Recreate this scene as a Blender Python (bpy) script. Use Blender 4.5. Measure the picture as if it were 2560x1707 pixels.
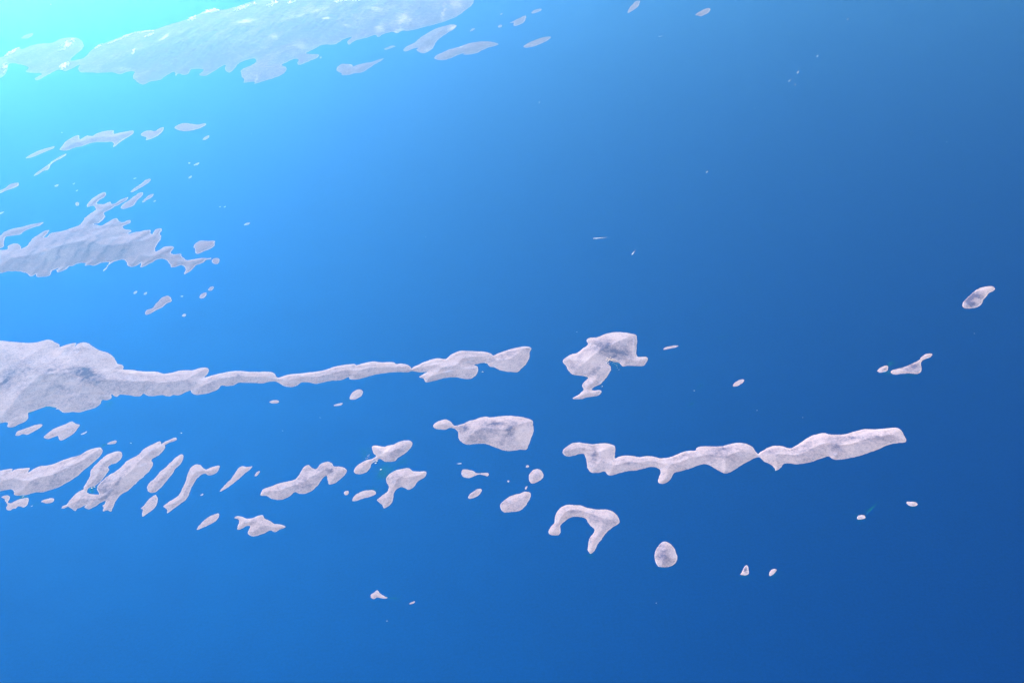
# Aerial view over an archipelago: islands, open sea, coastal haze. Units are metres.
import bpy, math, random
import numpy as np
from mathutils import Vector, Matrix
from mathutils.geometry import delaunay_2d_cdt
from mathutils.kdtree import KDTree

scene = bpy.context.scene
for o in list(bpy.data.objects):
    bpy.data.objects.remove(o)
random.seed(7)
rad = math.radians

# ---------------------------------------------------------------- camera
FOV, PITCH, ROLL, ALT = 54.16, 34.6, -4.5, 10000.0
cam_d = bpy.data.cameras.new('camera')
cam = bpy.data.objects.new('camera', cam_d)
scene.collection.objects.link(cam)
_p, _r = rad(PITCH), rad(ROLL)
_x0, _u0, _f = Vector((1, 0, 0)), Vector((0, math.sin(_p), math.cos(_p))), Vector((0, math.cos(_p), -math.sin(_p)))
_rt = _x0 * math.cos(_r) + _u0 * math.sin(_r)
_up = _x0 * -math.sin(_r) + _u0 * math.cos(_r)
cam.matrix_world = Matrix(((_rt.x, _up.x, -_f.x, 0), (_rt.y, _up.y, -_f.y, 0), (_rt.z, _up.z, -_f.z, ALT), (0, 0, 0, 1)))
cam_d.sensor_width = 36
cam_d.angle = rad(FOV)
cam_d.clip_start = 10
cam_d.clip_end = 600000
scene.camera = cam

# ---------------------------------------------------------------- sky, sun, exposure
SUN_AZ, SUN_EL = -26.4, 20.0
world = bpy.data.worlds.new('World')
scene.world = world
world.use_nodes = True
wn = world.node_tree
bg = wn.nodes['Background']
sky = wn.nodes.new('ShaderNodeTexSky')
sky.sky_type = 'NISHITA'
sky.sun_disc = False
sky.sun_elevation = rad(SUN_EL)
sky.sun_rotation = rad(SUN_AZ % 360)
sky.altitude = 10000          # the sky above the haze, as it is up here
sky.dust_density = 0.3
wn.links.new(sky.outputs[0], bg.inputs[0])
bg.inputs[1].default_value = 0.05
sd = bpy.data.lights.new('sun', 'SUN')
sd.energy = 5.0
sd.angle = rad(0.53)
sd.color = (1.0, 0.98, 0.97)
sun = bpy.data.objects.new('sun', sd)
scene.collection.objects.link(sun)
_s = Vector((math.sin(rad(SUN_AZ)) * math.cos(rad(SUN_EL)), math.cos(rad(SUN_AZ)) * math.cos(rad(SUN_EL)), math.sin(rad(SUN_EL))))
sun.rotation_euler = _s.to_track_quat('Z', 'Y').to_euler()
sun.location = (0, 0, ALT + 5000)
vs = scene.view_settings
vs.view_transform = 'Standard'
vs.look = 'None'
vs.exposure = 2.52
vs.gamma = 1
vs.use_curve_mapping = False
scene.cycles.volume_bounces = 0
scene.cycles.max_bounces = 6

HAZE_COLOR = (0.13, 0.475, 1.0)
HAZE_DENSITY = 1.134e-5
HAZE_ANISO = 0.785

# ---------------------------------------------------------------- helpers
COL = scene.collection


def link(o, parent=None):
    COL.objects.link(o)
    if parent is not None:
        o.parent = parent
    return o


def empty(name, loc):
    o = bpy.data.objects.new(name, None)
    o.location = loc
    o.empty_display_size = 50
    return link(o)


def tag(o, label, cat, group=None):
    o['label'] = label
    o['category'] = cat
    if group:
        o['group'] = group
    return o


def mesh_obj(name, verts, faces, mat, parent=None, smooth=False, attrs=None):
    me = bpy.data.meshes.new(name)
    me.from_pydata([tuple(map(float, v)) for v in verts], [], [tuple(map(int, f)) for f in faces])
    me.materials.append(mat)
    if smooth:
        me.polygons.foreach_set('use_smooth', [True] * len(me.polygons))
    for k, a in (attrs or {}).items():
        at = me.attributes.new(k, 'FLOAT', 'POINT')
        at.data.foreach_set('value', np.asarray(a, dtype=np.float32))
    me.update()
    return link(bpy.data.objects.new(name, me), parent)


def _hash(ix, iy, seed):
    h = (ix * 374761393 + iy * 668265263 + seed * 1442695041) & 0xffffffff
    h = ((h ^ (h >> 13)) * 1274126177) & 0xffffffff
    return ((h ^ (h >> 16)) & 0xffff) / 65535.0


def vnoise(x, y, seed=0):
    fx, fy = np.floor(x), np.floor(y)
    ix, iy = fx.astype(np.int64), fy.astype(np.int64)
    u, v = x - fx, y - fy
    u, v = u * u * (3 - 2 * u), v * v * (3 - 2 * v)
    a, b = _hash(ix, iy, seed), _hash(ix + 1, iy, seed)
    c, d = _hash(ix, iy + 1, seed), _hash(ix + 1, iy + 1, seed)
    return (a + (b - a) * u) * (1 - v) + (c + (d - c) * u) * v


def fbm(x, y, scale, octv=4, seed=0):
    s, a, t = 0.0, 1.0, 0.0
    x, y = np.asarray(x, float) / scale, np.asarray(y, float) / scale
    for k in range(octv):
        s = s + a * (vnoise(x, y, seed + k * 17) - 0.5) * 2
        t += a
        a *= 0.55
        x, y = x * 2.03 + 5.3, y * 2.03 + 1.7
    return s / t * 1.4


# ---------------------------------------------------------------- materials
def new_mat(name):
    m = bpy.data.materials.new(name)
    m.use_nodes = True
    nt = m.node_tree
    for n in list(nt.nodes):
        nt.nodes.remove(n)
    out = nt.nodes.new('ShaderNodeOutputMaterial')
    return m, nt, out


def N(nt, kind, **kw):
    n = nt.nodes.new(kind)
    for k, v in kw.items():
        setattr(n, k, v)
    return n


def noise_node(nt, coord, scale, detail=4, rough=0.6):
    n = N(nt, 'ShaderNodeTexNoise')
    n.inputs['Scale'].default_value = scale
    n.inputs['Detail'].default_value = detail
    n.inputs['Roughness'].default_value = rough
    nt.links.new(coord, n.inputs['Vector'])
    return n


def math_node(nt, op, a, b=None, clamp=False):
    n = N(nt, 'ShaderNodeMath', operation=op, use_clamp=clamp)
    for i, v in enumerate((a, b)):
        if v is None:
            continue
        if isinstance(v, (int, float)):
            n.inputs[i].default_value = v
        else:
            nt.links.new(v, n.inputs[i])
    return n.outputs[0]


SEA_TINT = (0.0, 0.026, 0.100, 1)
SEA_BODY = (0.0, 0.0004, 0.036, 1)
SEA_ROUGH = 0.77


def sea_shader(nt, pos):
    """Wind-roughened deep water: a dark blue body under a broad blue sheen."""
    n1 = noise_node(nt, pos, 1 / 55.0, 3, 0.7)
    n2 = noise_node(nt, pos, 1 / 900.0, 5, 0.6)
    bump = N(nt, 'ShaderNodeBump')
    bump.inputs['Strength'].default_value = 0.25
    bump.inputs['Distance'].default_value = 4.0
    nt.links.new(n1.outputs[0], bump.inputs['Height'])
    rough = math_node(nt, 'ADD', math_node(nt, 'MULTIPLY', n2.outputs[0], 0.05), SEA_ROUGH - 0.035)
    # cat's-paws: slightly darker and lighter patches of wind ripples
    n4 = noise_node(nt, pos, 1 / 42.0, 2, 0.8)
    n5 = noise_node(nt, pos, 1 / 310.0, 4, 0.6)
    rip = math_node(nt, 'ADD', math_node(nt, 'MULTIPLY', n4.outputs[0], 0.70), math_node(nt, 'MULTIPLY', n5.outputs[0], 0.16))
    rip = math_node(nt, 'ADD', rip, 0.57)

    def rippled(col):
        m = N(nt, 'ShaderNodeVectorMath', operation='SCALE')
        m.inputs[0].default_value = col[:3]
        nt.links.new(rip, m.inputs['Scale'])
        return m.outputs[0]
    g = N(nt, 'ShaderNodeBsdfGlossy', distribution='GGX')
    nt.links.new(rippled(SEA_TINT), g.inputs['Color'])
    nt.links.new(rough, g.inputs['Roughness'])
    nt.links.new(bump.outputs[0], g.inputs['Normal'])
    d = N(nt, 'ShaderNodeBsdfDiffuse')
    nt.links.new(rippled(SEA_BODY), d.inputs['Color'])
    a = N(nt, 'ShaderNodeAddShader')
    nt.links.new(g.outputs[0], a.inputs[0])
    nt.links.new(d.outputs[0], a.inputs[1])
    return a.outputs[0], bump.outputs[0]


m_sea, nt, out = new_mat('sea_water')
geo = N(nt, 'ShaderNodeNewGeometry')
sh, _ = sea_shader(nt, geo.outputs['Position'])
nt.links.new(sh, out.inputs['Surface'])

m_shoal, nt, out = new_mat('shallow_water')
geo = N(nt, 'ShaderNodeNewGeometry')
at = N(nt, 'ShaderNodeAttribute', attribute_name='shallow')
nz = noise_node(nt, geo.outputs['Position'], 1 / 120.0, 4, 0.6)
fac = math_node(nt, 'MULTIPLY', at.outputs['Fac'], math_node(nt, 'ADD', math_node(nt, 'MULTIPLY', nz.outputs[0], 0.9), 0.5), True)
d = N(nt, 'ShaderNodeBsdfDiffuse')
d.inputs['Color'].default_value = (0.002, 0.115, 0.20, 1)
t = N(nt, 'ShaderNodeBsdfTransparent')
mx = N(nt, 'ShaderNodeMixShader')
nt.links.new(fac, mx.inputs[0])
nt.links.new(t.outputs[0], mx.inputs[1])
nt.links.new(d.outputs[0], mx.inputs[2])
nt.links.new(mx.outputs[0], out.inputs['Surface'])


def land_material(name, scrub, base, bare, speck):
    m, nt, out = new_mat(name)
    geo = N(nt, 'ShaderNodeNewGeometry')
    pos = geo.outputs['Position']
    at = N(nt, 'ShaderNodeAttribute', attribute_name='cover')
    n1 = noise_node(nt, pos, 1 / 30.0, 3, 0.75)
    n2 = noise_node(nt, pos, 1 / 170.0, 5, 0.65)
    v = math_node(nt, 'ADD', at.outputs['Fac'], math_node(nt, 'MULTIPLY', math_node(nt, 'SUBTRACT', n1.outputs[0], 0.5), speck * 3.2))
    v = math_node(nt, 'ADD', v, math_node(nt, 'MULTIPLY', math_node(nt, 'SUBTRACT', n2.outputs[0], 0.5), speck * 1.0))
    n3 = noise_node(nt, pos, 1 / 62.0, 3, 0.7)
    v = math_node(nt, 'ADD', v, math_node(nt, 'MULTIPLY', math_node(nt, 'SUBTRACT', n3.outputs[0], 0.5), speck * 2.2))
    v = math_node(nt, 'ADD', math_node(nt, 'MULTIPLY', v, 0.33), 0.47, True)
    ramp = N(nt, 'ShaderNodeValToRGB')
    cr = ramp.color_ramp
    cr.elements[0].position = 0.0
    cr.elements[0].color = bare + (1,)
    cr.elements[1].position = 0.93
    cr.elements[1].color = scrub + (1,)
    e = cr.elements.new(0.5)
    e.color = base + (1,)
    nt.links.new(v, ramp.inputs[0])
    bump = N(nt, 'ShaderNodeBump')
    bump.inputs['Strength'].default_value = 0.15
    bump.inputs['Distance'].default_value = 6.0
    nt.links.new(n1.outputs[0], bump.inputs['Height'])
    d = N(nt, 'ShaderNodeBsdfDiffuse')
    d.inputs['Roughness'].default_value = 0.6
    nt.links.new(ramp.outputs[0], d.inputs['Color'])
    nt.links.new(bump.outputs[0], d.inputs['Normal'])
    nt.links.new(d.outputs[0], out.inputs['Surface'])
    return m


m_land = land_material('karst_slope', (0.090, 0.090, 0.185), (0.345, 0.308, 0.405), (0.50, 0.45, 0.53), 0.85)
m_coast_land = land_material('coastal_land', (0.11, 0.09, 0.14), (0.150, 0.123, 0.180), (0.46, 0.40, 0.44), 0.45)  # on the islets off the coast this darker tone stands in for haze
m_shore = land_material('bare_shore_rock', (0.36, 0.32, 0.40), (0.48, 0.435, 0.50), (0.55, 0.50, 0.56), 0.35)
m_hazed_karst = land_material('hazed_karst_slope', (0.085, 0.085, 0.165), (0.235, 0.205, 0.300), (0.40, 0.36, 0.44), 0.7)  # same karst, colour darkened to imitate haze over the inner islands
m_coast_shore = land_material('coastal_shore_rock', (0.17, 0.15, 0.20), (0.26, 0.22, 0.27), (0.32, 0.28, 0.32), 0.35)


def flat_mat(name, col, rough=0.5, var=0.12, scale=0.3):
    m, nt, out = new_mat(name)
    geo = N(nt, 'ShaderNodeNewGeometry')
    n = noise_node(nt, geo.outputs['Position'], scale, 3)
    mixc = N(nt, 'ShaderNodeMix', data_type='RGBA')
    nt.links.new(n.outputs[0], mixc.inputs[0])
    mixc.inputs[6].default_value = tuple(c * (1 - var) for c in col) + (1,)
    mixc.inputs[7].default_value = tuple(min(1, c * (1 + var)) for c in col) + (1,)
    p = N(nt, 'ShaderNodeBsdfPrincipled')
    p.inputs['Roughness'].default_value = rough
    nt.links.new(mixc.outputs[2], p.inputs['Base Color'])
    nt.links.new(p.outputs[0], out.inputs['Surface'])
    return m


m_white = flat_mat('white_hull_paint', (0.80, 0.80, 0.80), 0.35, 0.04)
m_cabin = flat_mat('cabin_paint', (0.74, 0.76, 0.78), 0.3, 0.05)
m_deck = flat_mat('deck_board', (0.55, 0.50, 0.44), 0.6, 0.1)
m_wall = flat_mat('whitewashed_wall', (0.66, 0.64, 0.63), 0.8, 0.06)
m_roof = flat_mat('pale_roof_tile', (0.60, 0.52, 0.48), 0.8, 0.15)

m_foam, nt, out = new_mat('wake_foam')
geo = N(nt, 'ShaderNodeNewGeometry')
at = N(nt, 'ShaderNodeAttribute', attribute_name='foam')
nz = noise_node(nt, geo.outputs['Position'], 1 / 9.0, 3, 0.7)
fac = math_node(nt, 'MULTIPLY', at.outputs['Fac'], math_node(nt, 'ADD', nz.outputs[0], 0.5), True)
d = N(nt, 'ShaderNodeBsdfDiffuse')
d.inputs['Color'].default_value = (0.75, 0.78, 0.8, 1)
t = N(nt, 'ShaderNodeBsdfTransparent')
mx = N(nt, 'ShaderNodeMixShader')
nt.links.new(fac, mx.inputs[0])
nt.links.new(t.outputs[0], mx.inputs[1])
nt.links.new(d.outputs[0], mx.inputs[2])
nt.links.new(mx.outputs[0], out.inputs['Surface'])

# ---------------------------------------------------------------- sea and haze
S = 130000.0
sea = mesh_obj('sea', [(-S, -S + 30000, 0), (S, -S + 30000, 0), (S, S + 30000, 0), (-S, S + 30000, 0)], [(0, 1, 2, 3)], m_sea)
sea['kind'] = 'structure'
sea['label'] = 'deep blue open sea'

# ---------------------------------------------------------------- island outlines (world metres) and ground cover
OUTLINES = [
    ('mainland', 'broad hazy coastal land filling the top left with towns and pale fields', 150, 1.6, [-12938, 31401, -13037, 31828, -13138, 32265, -13088, 32675, -13091, 33271, -13024, 33532, -12853, 33940, -12492, 34486, -12074, 35011, -11735, 35010, -11446, 35057, -11155, 35411, -10777, 35749, -10470, 36088, -10230, 36594, -9896, 37062, -9422, 36855, -9136, 37006, -8769, 37382, -8387, 37763, -8063, 37813, -7671, 39833, -5808, 42202, -2733, 42467, -539, 40094, -178, 36669, -387, 35634, -432, 35119, -662, 34541, -1033, 33772, -1501, 33295, -2033, 32963, -2595, 32703, -2739, 32763, -2940, 32507, -3093, 32715, -3400, 32510, -3525, 32262, -3648, 32515, -3915, 32303, -4251, 32111, -4429, 31754, -4498, 32063, -4392, 32533, -4686, 32273, -4893, 31888, -5281, 31929, -5486, 31605, -5715, 31220, -5564, 31102, -5312, 30991, -5299, 30733, -5488, 30476, -5815, 30157, -5896, 30393, -5882, 30668, -6031, 30774, -6256, 30457, -6366, 30285, -6179, 30027, -6140, 29749, -6236, 29393, -6514, 29085, -6777, 28916, -6962, 28776, -6944, 28953, -7203, 28965, -7391, 28934, -7337, 28904, -7321, 29174, -7492, 29677, -7546, 30167, -7347, 30463, -7226, 30782, -7356, 31116, -7718, 30847, -7806, 30226, -7889, 29957, -8066, 30189, -8181, 30705, -8365, 30354, -8590, 29831, -8819, 29977, -8786, 30451, -9174, 30540, -9190, 30156, -9308, 30087, -9506, 30228, -9547, 30046, -9694, 30464, -9834, 30206, -9970, 29811, -10212, 29725, -10385, 29505, -10544, 29614, -10762, 29941, -10941, 30360, -10997, 30760, -11195, 30805, -11412, 30611, -11714, 30845, -12101, 30894, -12478, 31019, -12781, 31117],
     []),
    ('peninsula', 'low faint land at the left edge beside the hazy coast, bright towns on it', 40, 1.6, [-16554, 33278, -16124, 33284, -16019, 33390, -15950, 33790, -15807, 34204, -15680, 34004, -15333, 34431, -14790, 34471, -14612, 34835, -14185, 34906, -13842, 34528, -13530, 33879, -13462, 33305, -13509, 32882, -13480, 32345, -13132, 32473, -12972, 32701, -12939, 32302, -13188, 31539, -13324, 31320, -13600, 31533, -13800, 31102, -13980, 30640, -14122, 30835, -14058, 31259, -14637, 31539, -14737, 32016, -15532, 32562, -15380, 31960, -15284, 31241, -15335, 31194, -15726, 31146],
     []),
    ('islet', 'faint flat islet alone in the bright water above the low left land', 15, 1.0, [-16150, 35310, -16131, 35629, -15918, 35782, -15834, 35435, -15903, 35201, -16080, 35221],
     []),
    ('island', 'slim hazy island with a round bay head, left of three below the hazy coast', 60, 1.6, [-4601, 29493, -4575, 29726, -4496, 29930, -4171, 29806, -4108, 29647, -3891, 29809, -3571, 29930, -3221, 30164, -3275, 29959, -3483, 29618, -3654, 29276, -3768, 29067, -4020, 29004, -4206, 28916, -4386, 28957, -4418, 29122, -4548, 29292],
     []),
    ('islet', 'thin hazy islet close under the coast, above the slim round-headed island', 12, 1.6, [-3256, 31016, -3148, 31199, -3018, 31325, -2916, 31216, -3005, 31091, -3136, 30997, -3218, 30944],
     []),
    ('island', 'hazy island with bright scarred right tip, hugging the coast end', 70, 1.6, [-2652, 30819, -2563, 31110, -2335, 31425, -2111, 31966, -1808, 32505, -1495, 32826, -1175, 32999, -995, 32872, -1066, 32545, -1275, 32146, -1480, 31755, -1645, 31310, -1705, 30850, -1833, 30519, -1995, 30335, -2168, 30498, -2243, 30720, -2181, 30913, -2349, 30849, -2577, 30646],
     []),
    ('island', 'long smooth hazy island below the scarred one near the coast end', 60, 1.6, [-1667, 29778, -1622, 30015, -1427, 30270, -1195, 30520, -926, 30661, -654, 30908, -313, 31036, 26, 30953, 231, 30797, 310, 30621, 181, 30497, -57, 30348, -245, 30139, -397, 29954, -728, 29903, -794, 29968, -727, 30103, -960, 29908, -1189, 29666, -1385, 29565, -1549, 29623],
     []),
    ('islet', 'grey lens-shaped islet with bright rim right of the long smooth hazy island', 30, 1.0, [1050, 30235, 1206, 30507, 1494, 30804, 1777, 30979, 1929, 30963, 1876, 30710, 1598, 30359, 1352, 30161, 1132, 30092],
     []),
    ('islet', 'angular hazy islet with notched foot between two tiny ones at the top', 30, 1.0, [673, 32641, 840, 32808, 1068, 33103, 1297, 33342, 1308, 33219, 1206, 32655, 1089, 32453, 870, 32303, 844, 32516, 870, 32683, 726, 32651],
     []),
    ('islet', 'small bright sliver islet off the upper right of the angular hazy islet', 12, 1.0, [1492, 33570, 1619, 33869, 1809, 33967, 1865, 33828, 1751, 33648, 1542, 33496],
     []),
    ('sea_rock', 'tiny pale rock off the lower left tip of the angular hazy islet', 8, 1.0, [346, 32414, 422, 32567, 483, 32516, 448, 32308, 376, 32281],
     []),
    ('sea_rock', 'tiny pale rock above the angular hazy islet, left of the sliver', 6, 1.0, [457, 33697, 519, 33803, 547, 33747, 484, 33617],
     []),
    ('sea_rock', 'tiny pale rock off the bright tip of the scarred hazy island', 6, 1.0, [-568, 32113, -466, 32426, -406, 32377, -487, 32160],
     []),
    ('sea_rock', 'tiny round rock off the small peninsula tip of the hazy coast', 6, 1.6, [-5246, 30771, -5206, 30802, -5174, 30643, -5207, 30600],
     []),
    ('islet', 'tall teardrop islet with bright rim cut near the top edge', 35, 1.0, [4602, 32831, 4712, 33226, 4876, 33616, 5075, 33979, 5167, 33979, 5141, 33733, 5015, 33330, 4825, 33013, 4613, 32732],
     []),
    ('islet', 'bright rimmed oval islet with a pointed left end near the top edge', 30, 1.0, [6661, 31967, 6865, 32290, 7135, 32577, 7243, 32584, 7217, 32339, 7064, 32060, 6884, 31862, 6786, 31806, 6736, 31901],
     []),
    ('island', 'hazy island with a hooked lower right spur, first of three in a row', 60, 1.0, [-11397, 24922, -11421, 25173, -11409, 25492, -11291, 25760, -11204, 25838, -11058, 25532, -10998, 25665, -10940, 25764, -10773, 25694, -10707, 25865, -10534, 25980, -10302, 25994, -10197, 25727, -10064, 25775, -9879, 25849, -9714, 25839, -9676, 25587, -9812, 25287, -9901, 24984, -9972, 24732, -10017, 25042, -10136, 25207, -10308, 25205, -10522, 25247, -10683, 25207, -10840, 25060, -11018, 24989, -11172, 24844],
     [[-11360, 24985, -11143, 25476, -10714, 25500, -10352, 25758, -10079, 25412, -9765, 25752]]),
    ('islet', 'comma-shaped hazy islet in the middle of the three in a row', 30, 1.0, [-9434, 25532, -9383, 25751, -9245, 25782, -9106, 25695, -9010, 25900, -8934, 25952, -8875, 25746, -8916, 25400, -9041, 25208, -9195, 25109, -9228, 25317, -9354, 25414],
     []),
    ('islet', 'smooth whale-back islet, last on the right of three hazy ones in a row', 30, 1.0, [-8611, 25857, -8518, 26065, -8381, 26114, -8181, 26012, -7983, 25919, -7805, 25982, -7757, 25851, -7894, 25639, -8079, 25550, -8250, 25532, -8451, 25646],
     []),
    ('sea_rock', 'small pale rock below the smooth whale-back islet', 8, 1.0, [-7635, 24825, -7599, 25032, -7529, 25112, -7492, 24975, -7551, 24830],
     []),
    ('islet', 'faint straight strip of an islet near the left edge below the hooked spur island', 15, 1.0, [-12164, 24526, -12071, 24809, -11917, 25022, -11753, 25131, -11643, 25208, -11612, 25054, -11751, 24872, -11888, 24691, -12036, 24549],
     []),
    ('islet', 'bent thread-like islet left of the open hazy water, below the faint strip', 15, 1.0, [-11544, 23329, -11513, 23609, -11432, 23852, -11385, 24039, -11355, 24199, -11295, 24355, -11234, 24513, -11138, 24624, -11114, 24490, -11204, 24291, -11286, 24160, -11314, 23993, -11290, 23677, -11384, 23630, -11450, 23425],
     []),
    ('islet', 'club-ended strip islet reaching in from the left edge', 18, 1.0, [-12230, 22549, -12108, 22646, -12022, 22769, -11980, 22944, -11877, 23029, -11785, 23013, -11735, 22839, -11815, 22714, -11938, 22616, -12004, 22509, -12043, 22474, -12177, 22409],
     []),
    ('sea_rock', 'pale rock right of the club-ended strip islet', 7, 1.0, [-10785, 22639, -10745, 22734, -10699, 22714, -10709, 22601],
     []),
    ('sea_rock', 'faint speck rock, upper of two above the round rock', 5, 1.0, [-10350, 22669, -10325, 22750, -10303, 22721, -10318, 22651],
     []),
    ('sea_rock', 'faint speck rock, lower of two above the round rock', 5, 1.0, [-10143, 22256, -10123, 22335, -10097, 22319, -10110, 22245],
     []),
    ('islet', 'narrow cigar islet above the two tilted islets beside the ragged island', 20, 1.6, [-8746, 21956, -8695, 22176, -8616, 22370, -8543, 22599, -8454, 22643, -8422, 22455, -8505, 22249, -8613, 22061, -8698, 21942],
     []),
    ('islet', 'thick tilted islet beside the upper arm of the ragged island', 30, 1.6, [-8754, 21149, -8747, 21324, -8662, 21478, -8592, 21693, -8513, 21880, -8419, 21887, -8401, 21716, -8461, 21488, -8476, 21211, -8564, 21116, -8675, 21064],
     []),
    ('islet', 'thin tilted islet right of the thick tilted one', 15, 1.0, [-8316, 21350, -8281, 21581, -8206, 21739, -8142, 21740, -8136, 21584, -8221, 21446, -8276, 21315],
     []),
    ('sea_rock', 'tiny rock off the lower right of the thin tilted islet', 5, 1.0, [-8048, 21315, -8032, 21402, -7998, 21407, -7995, 21333],
     []),
    ('sea_rock', 'speck rock above the narrow cigar islet', 4, 1.0, [-8879, 22696, -8863, 22754, -8810, 22757, -8833, 22694],
     []),
    ('sea_rock', 'round speck beside a slanted rock in the hazy open water', 5, 1.0, [-7690, 23369, -7688, 23459, -7645, 23425, -7639, 23347],
     []),
    ('sea_rock', 'slanted small rock right of the round speck in hazy open water', 6, 1.0, [-7525, 23223, -7486, 23344, -7404, 23380, -7424, 23242],
     []),
    ('sea_rock', 'lone slanted rock below the round speck and slanted rock pair', 5, 1.0, [-7482, 22479, -7467, 22617, -7426, 22622, -7431, 22488],
     []),
    ('islet', 'small round pale islet left of the ragged island upper arm', 10, 1.6, [-9923, 21533, -9933, 21631, -9888, 21634, -9830, 21540, -9819, 21432, -9866, 21434],
     []),
    ('sea_rock', 'left speck of a pair of specks in the open water right of the tilted islets', 4, 1.0, [-6404, 20772, -6393, 20813, -6362, 20808, -6378, 20762],
     []),
    ('sea_rock', 'right speck of a pair of specks in the open water right of the tilted islets', 4, 1.0, [-6298, 20737, -6284, 20789, -6246, 20799, -6264, 20737],
     []),
    ('sea_rock', 'lone flat rock in open water, upper right of the five-sided smooth islet', 6, 1.0, [-5661, 19770, -5626, 19871, -5539, 19882, -5569, 19790],
     []),
    ('sea_rock', 'pale rock tip cut by the left edge above the ragged island', 6, 1.6, [-11704, 21307, -11640, 21406, -11544, 21434, -11564, 21338, -11600, 21301],
     []),
    ('island', 'large ragged island at the left edge with comb-like headlands and furrowed slopes', 170, 1.6, [-11118, 19519, -10926, 19513, -10784, 19514, -10803, 19663, -10753, 19752, -10604, 19738, -10507, 19615, -10453, 19485, -10374, 19593, -10363, 19936, -10283, 20124, -10210, 20264, -10120, 20301, -10096, 20144, -10126, 19947, -10066, 19948, -10019, 20131, -9814, 20174, -9652, 20275, -9463, 20450, -9463, 20607, -9453, 20818, -9364, 21018, -9337, 21177, -9469, 21366, -9585, 21330, -9612, 21502, -9594, 21782, -9513, 21941, -9399, 22083, -9335, 21996, -9332, 21765, -9396, 21634, -9397, 21465, -9227, 21408, -9106, 21515, -9014, 21371, -8950, 21415, -8847, 21595, -8735, 21689, -8719, 21544, -8827, 21338, -8919, 21215, -9002, 21065, -9074, 20969, -8995, 20740, -9003, 20556, -9066, 20436, -9161, 20426, -9039, 20343, -8931, 20309, -8832, 20475, -8701, 20621, -8595, 20461, -8490, 20391, -8368, 20486, -8312, 20414, -8321, 20311, -8437, 20201, -8342, 20032, -8169, 19928, -8209, 19809, -8054, 19858, -7874, 19904, -7755, 19910, -7696, 19724, -7652, 19692, -7636, 19915, -7520, 19932, -7474, 19813, -7491, 19666, -7428, 19556, -7415, 19358, -7427, 19167, -7426, 19024, -7375, 18865, -7323, 18937, -7238, 19065, -7075, 19063, -7010, 18958, -7029, 18773, -6941, 18689, -6815, 18693, -6723, 18540, -6597, 18383, -6466, 18408, -6311, 18429, -6194, 18411, -6104, 18415, -6098, 18350, -6177, 18331, -6247, 18229, -6362, 18136, -6398, 17996, -6459, 17865, -6528, 17806, -6550, 17975, -6610, 18139, -6690, 18196, -6767, 18141, -6865, 18125, -6929, 18255, -7045, 18454, -7180, 18543, -7281, 18491, -7364, 18368, -7452, 18270, -7528, 18242, -7566, 18445, -7612, 18362, -7717, 18289, -7831, 18373, -7911, 18544, -8027, 18631, -8150, 18582, -8253, 18462, -8253, 18305, -8287, 18191, -8312, 18221, -8275, 18420, -8280, 18557, -8441, 18559, -8573, 18467, -8659, 18525, -8776, 18498, -8777, 18612, -8938, 18614, -9028, 18537, -9092, 18525, -9143, 18398, -9268, 18298, -9319, 18381, -9309, 18491, -9414, 18395, -9412, 18188, -9449, 18163, -9658, 18181, -9725, 18310, -9782, 18213, -9905, 18338, -10026, 18423, -10199, 18494, -10365, 18511, -10527, 18456, -10707, 18452],
     [[-10727, 18986, -10413, 19407, -9784, 19645, -9160, 19940, -8754, 20203, -8402, 20429], [-10344, 18517, -10301, 18965, -10106, 19406], [-9796, 18255, -9813, 19169, -9667, 19724], [-9487, 18208, -9518, 18705, -9401, 19341], [-9231, 18323, -9155, 19159, -8860, 19741], [-9019, 18581, -8924, 19169, -8679, 19613], [-8683, 18529, -8590, 19307, -8166, 19826], [-8376, 18572, -8169, 19143, -7760, 19835], [-7748, 18361, -7632, 19057, -7523, 19846], [-7511, 18324, -7233, 18759, -7045, 18987], [-6915, 18388, -6623, 18297, -6189, 18387], [-9549, 21379, -9403, 21921], [-9262, 20679, -9069, 21297, -8767, 21581]]),
    ('island', 'crooked low island at the left edge above the ragged island', 40, 1.6, [-11298, 20114, -11183, 20196, -11151, 20368, -11029, 20503, -10823, 20546, -10679, 20627, -10525, 20680, -10398, 20722, -10386, 20615, -10548, 20464, -10682, 20358, -10718, 20185, -10905, 20165, -11014, 20133, -10990, 19939, -10908, 19655, -10958, 19600, -11111, 19624],
     []),
    ('islet', 'five-sided smooth islet right of the ragged island', 35, 1.6, [-6591, 18961, -6589, 19080, -6524, 19214, -6353, 19181, -6197, 19161, -6156, 19058, -6150, 18891, -6266, 18759, -6435, 18632, -6496, 18702, -6546, 18860],
     []),
    ('islet', 'round white-rimmed islet off the right tip of the ragged island', 12, 1.6, [-6069, 18301, -6030, 18385, -5933, 18356, -5890, 18250, -5917, 18124, -6009, 18170],
     []),
    ('islet', 'club-shaped pale islet in the water below the ragged island', 25, 1.6, [-6975, 16404, -6960, 16525, -6871, 16590, -6829, 16761, -6787, 16934, -6695, 16997, -6617, 16957, -6547, 16779, -6624, 16703, -6677, 16574, -6767, 16509, -6845, 16404, -6914, 16345],
     []),
    ('sea_rock', 'left of two small rocks above the club-shaped pale islet', 6, 1.0, [-7406, 17200, -7392, 17281, -7347, 17290, -7339, 17211, -7374, 17171],
     []),
    ('sea_rock', 'right of two small rocks above the club-shaped pale islet', 5, 1.0, [-7183, 17126, -7169, 17214, -7131, 17209, -7132, 17111],
     []),
    ('sea_rock', 'tiny rock between the club-shaped pale islet and the two oval rocks', 4, 1.0, [-6409, 16931, -6386, 16980, -6348, 16942, -6378, 16906],
     []),
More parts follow.
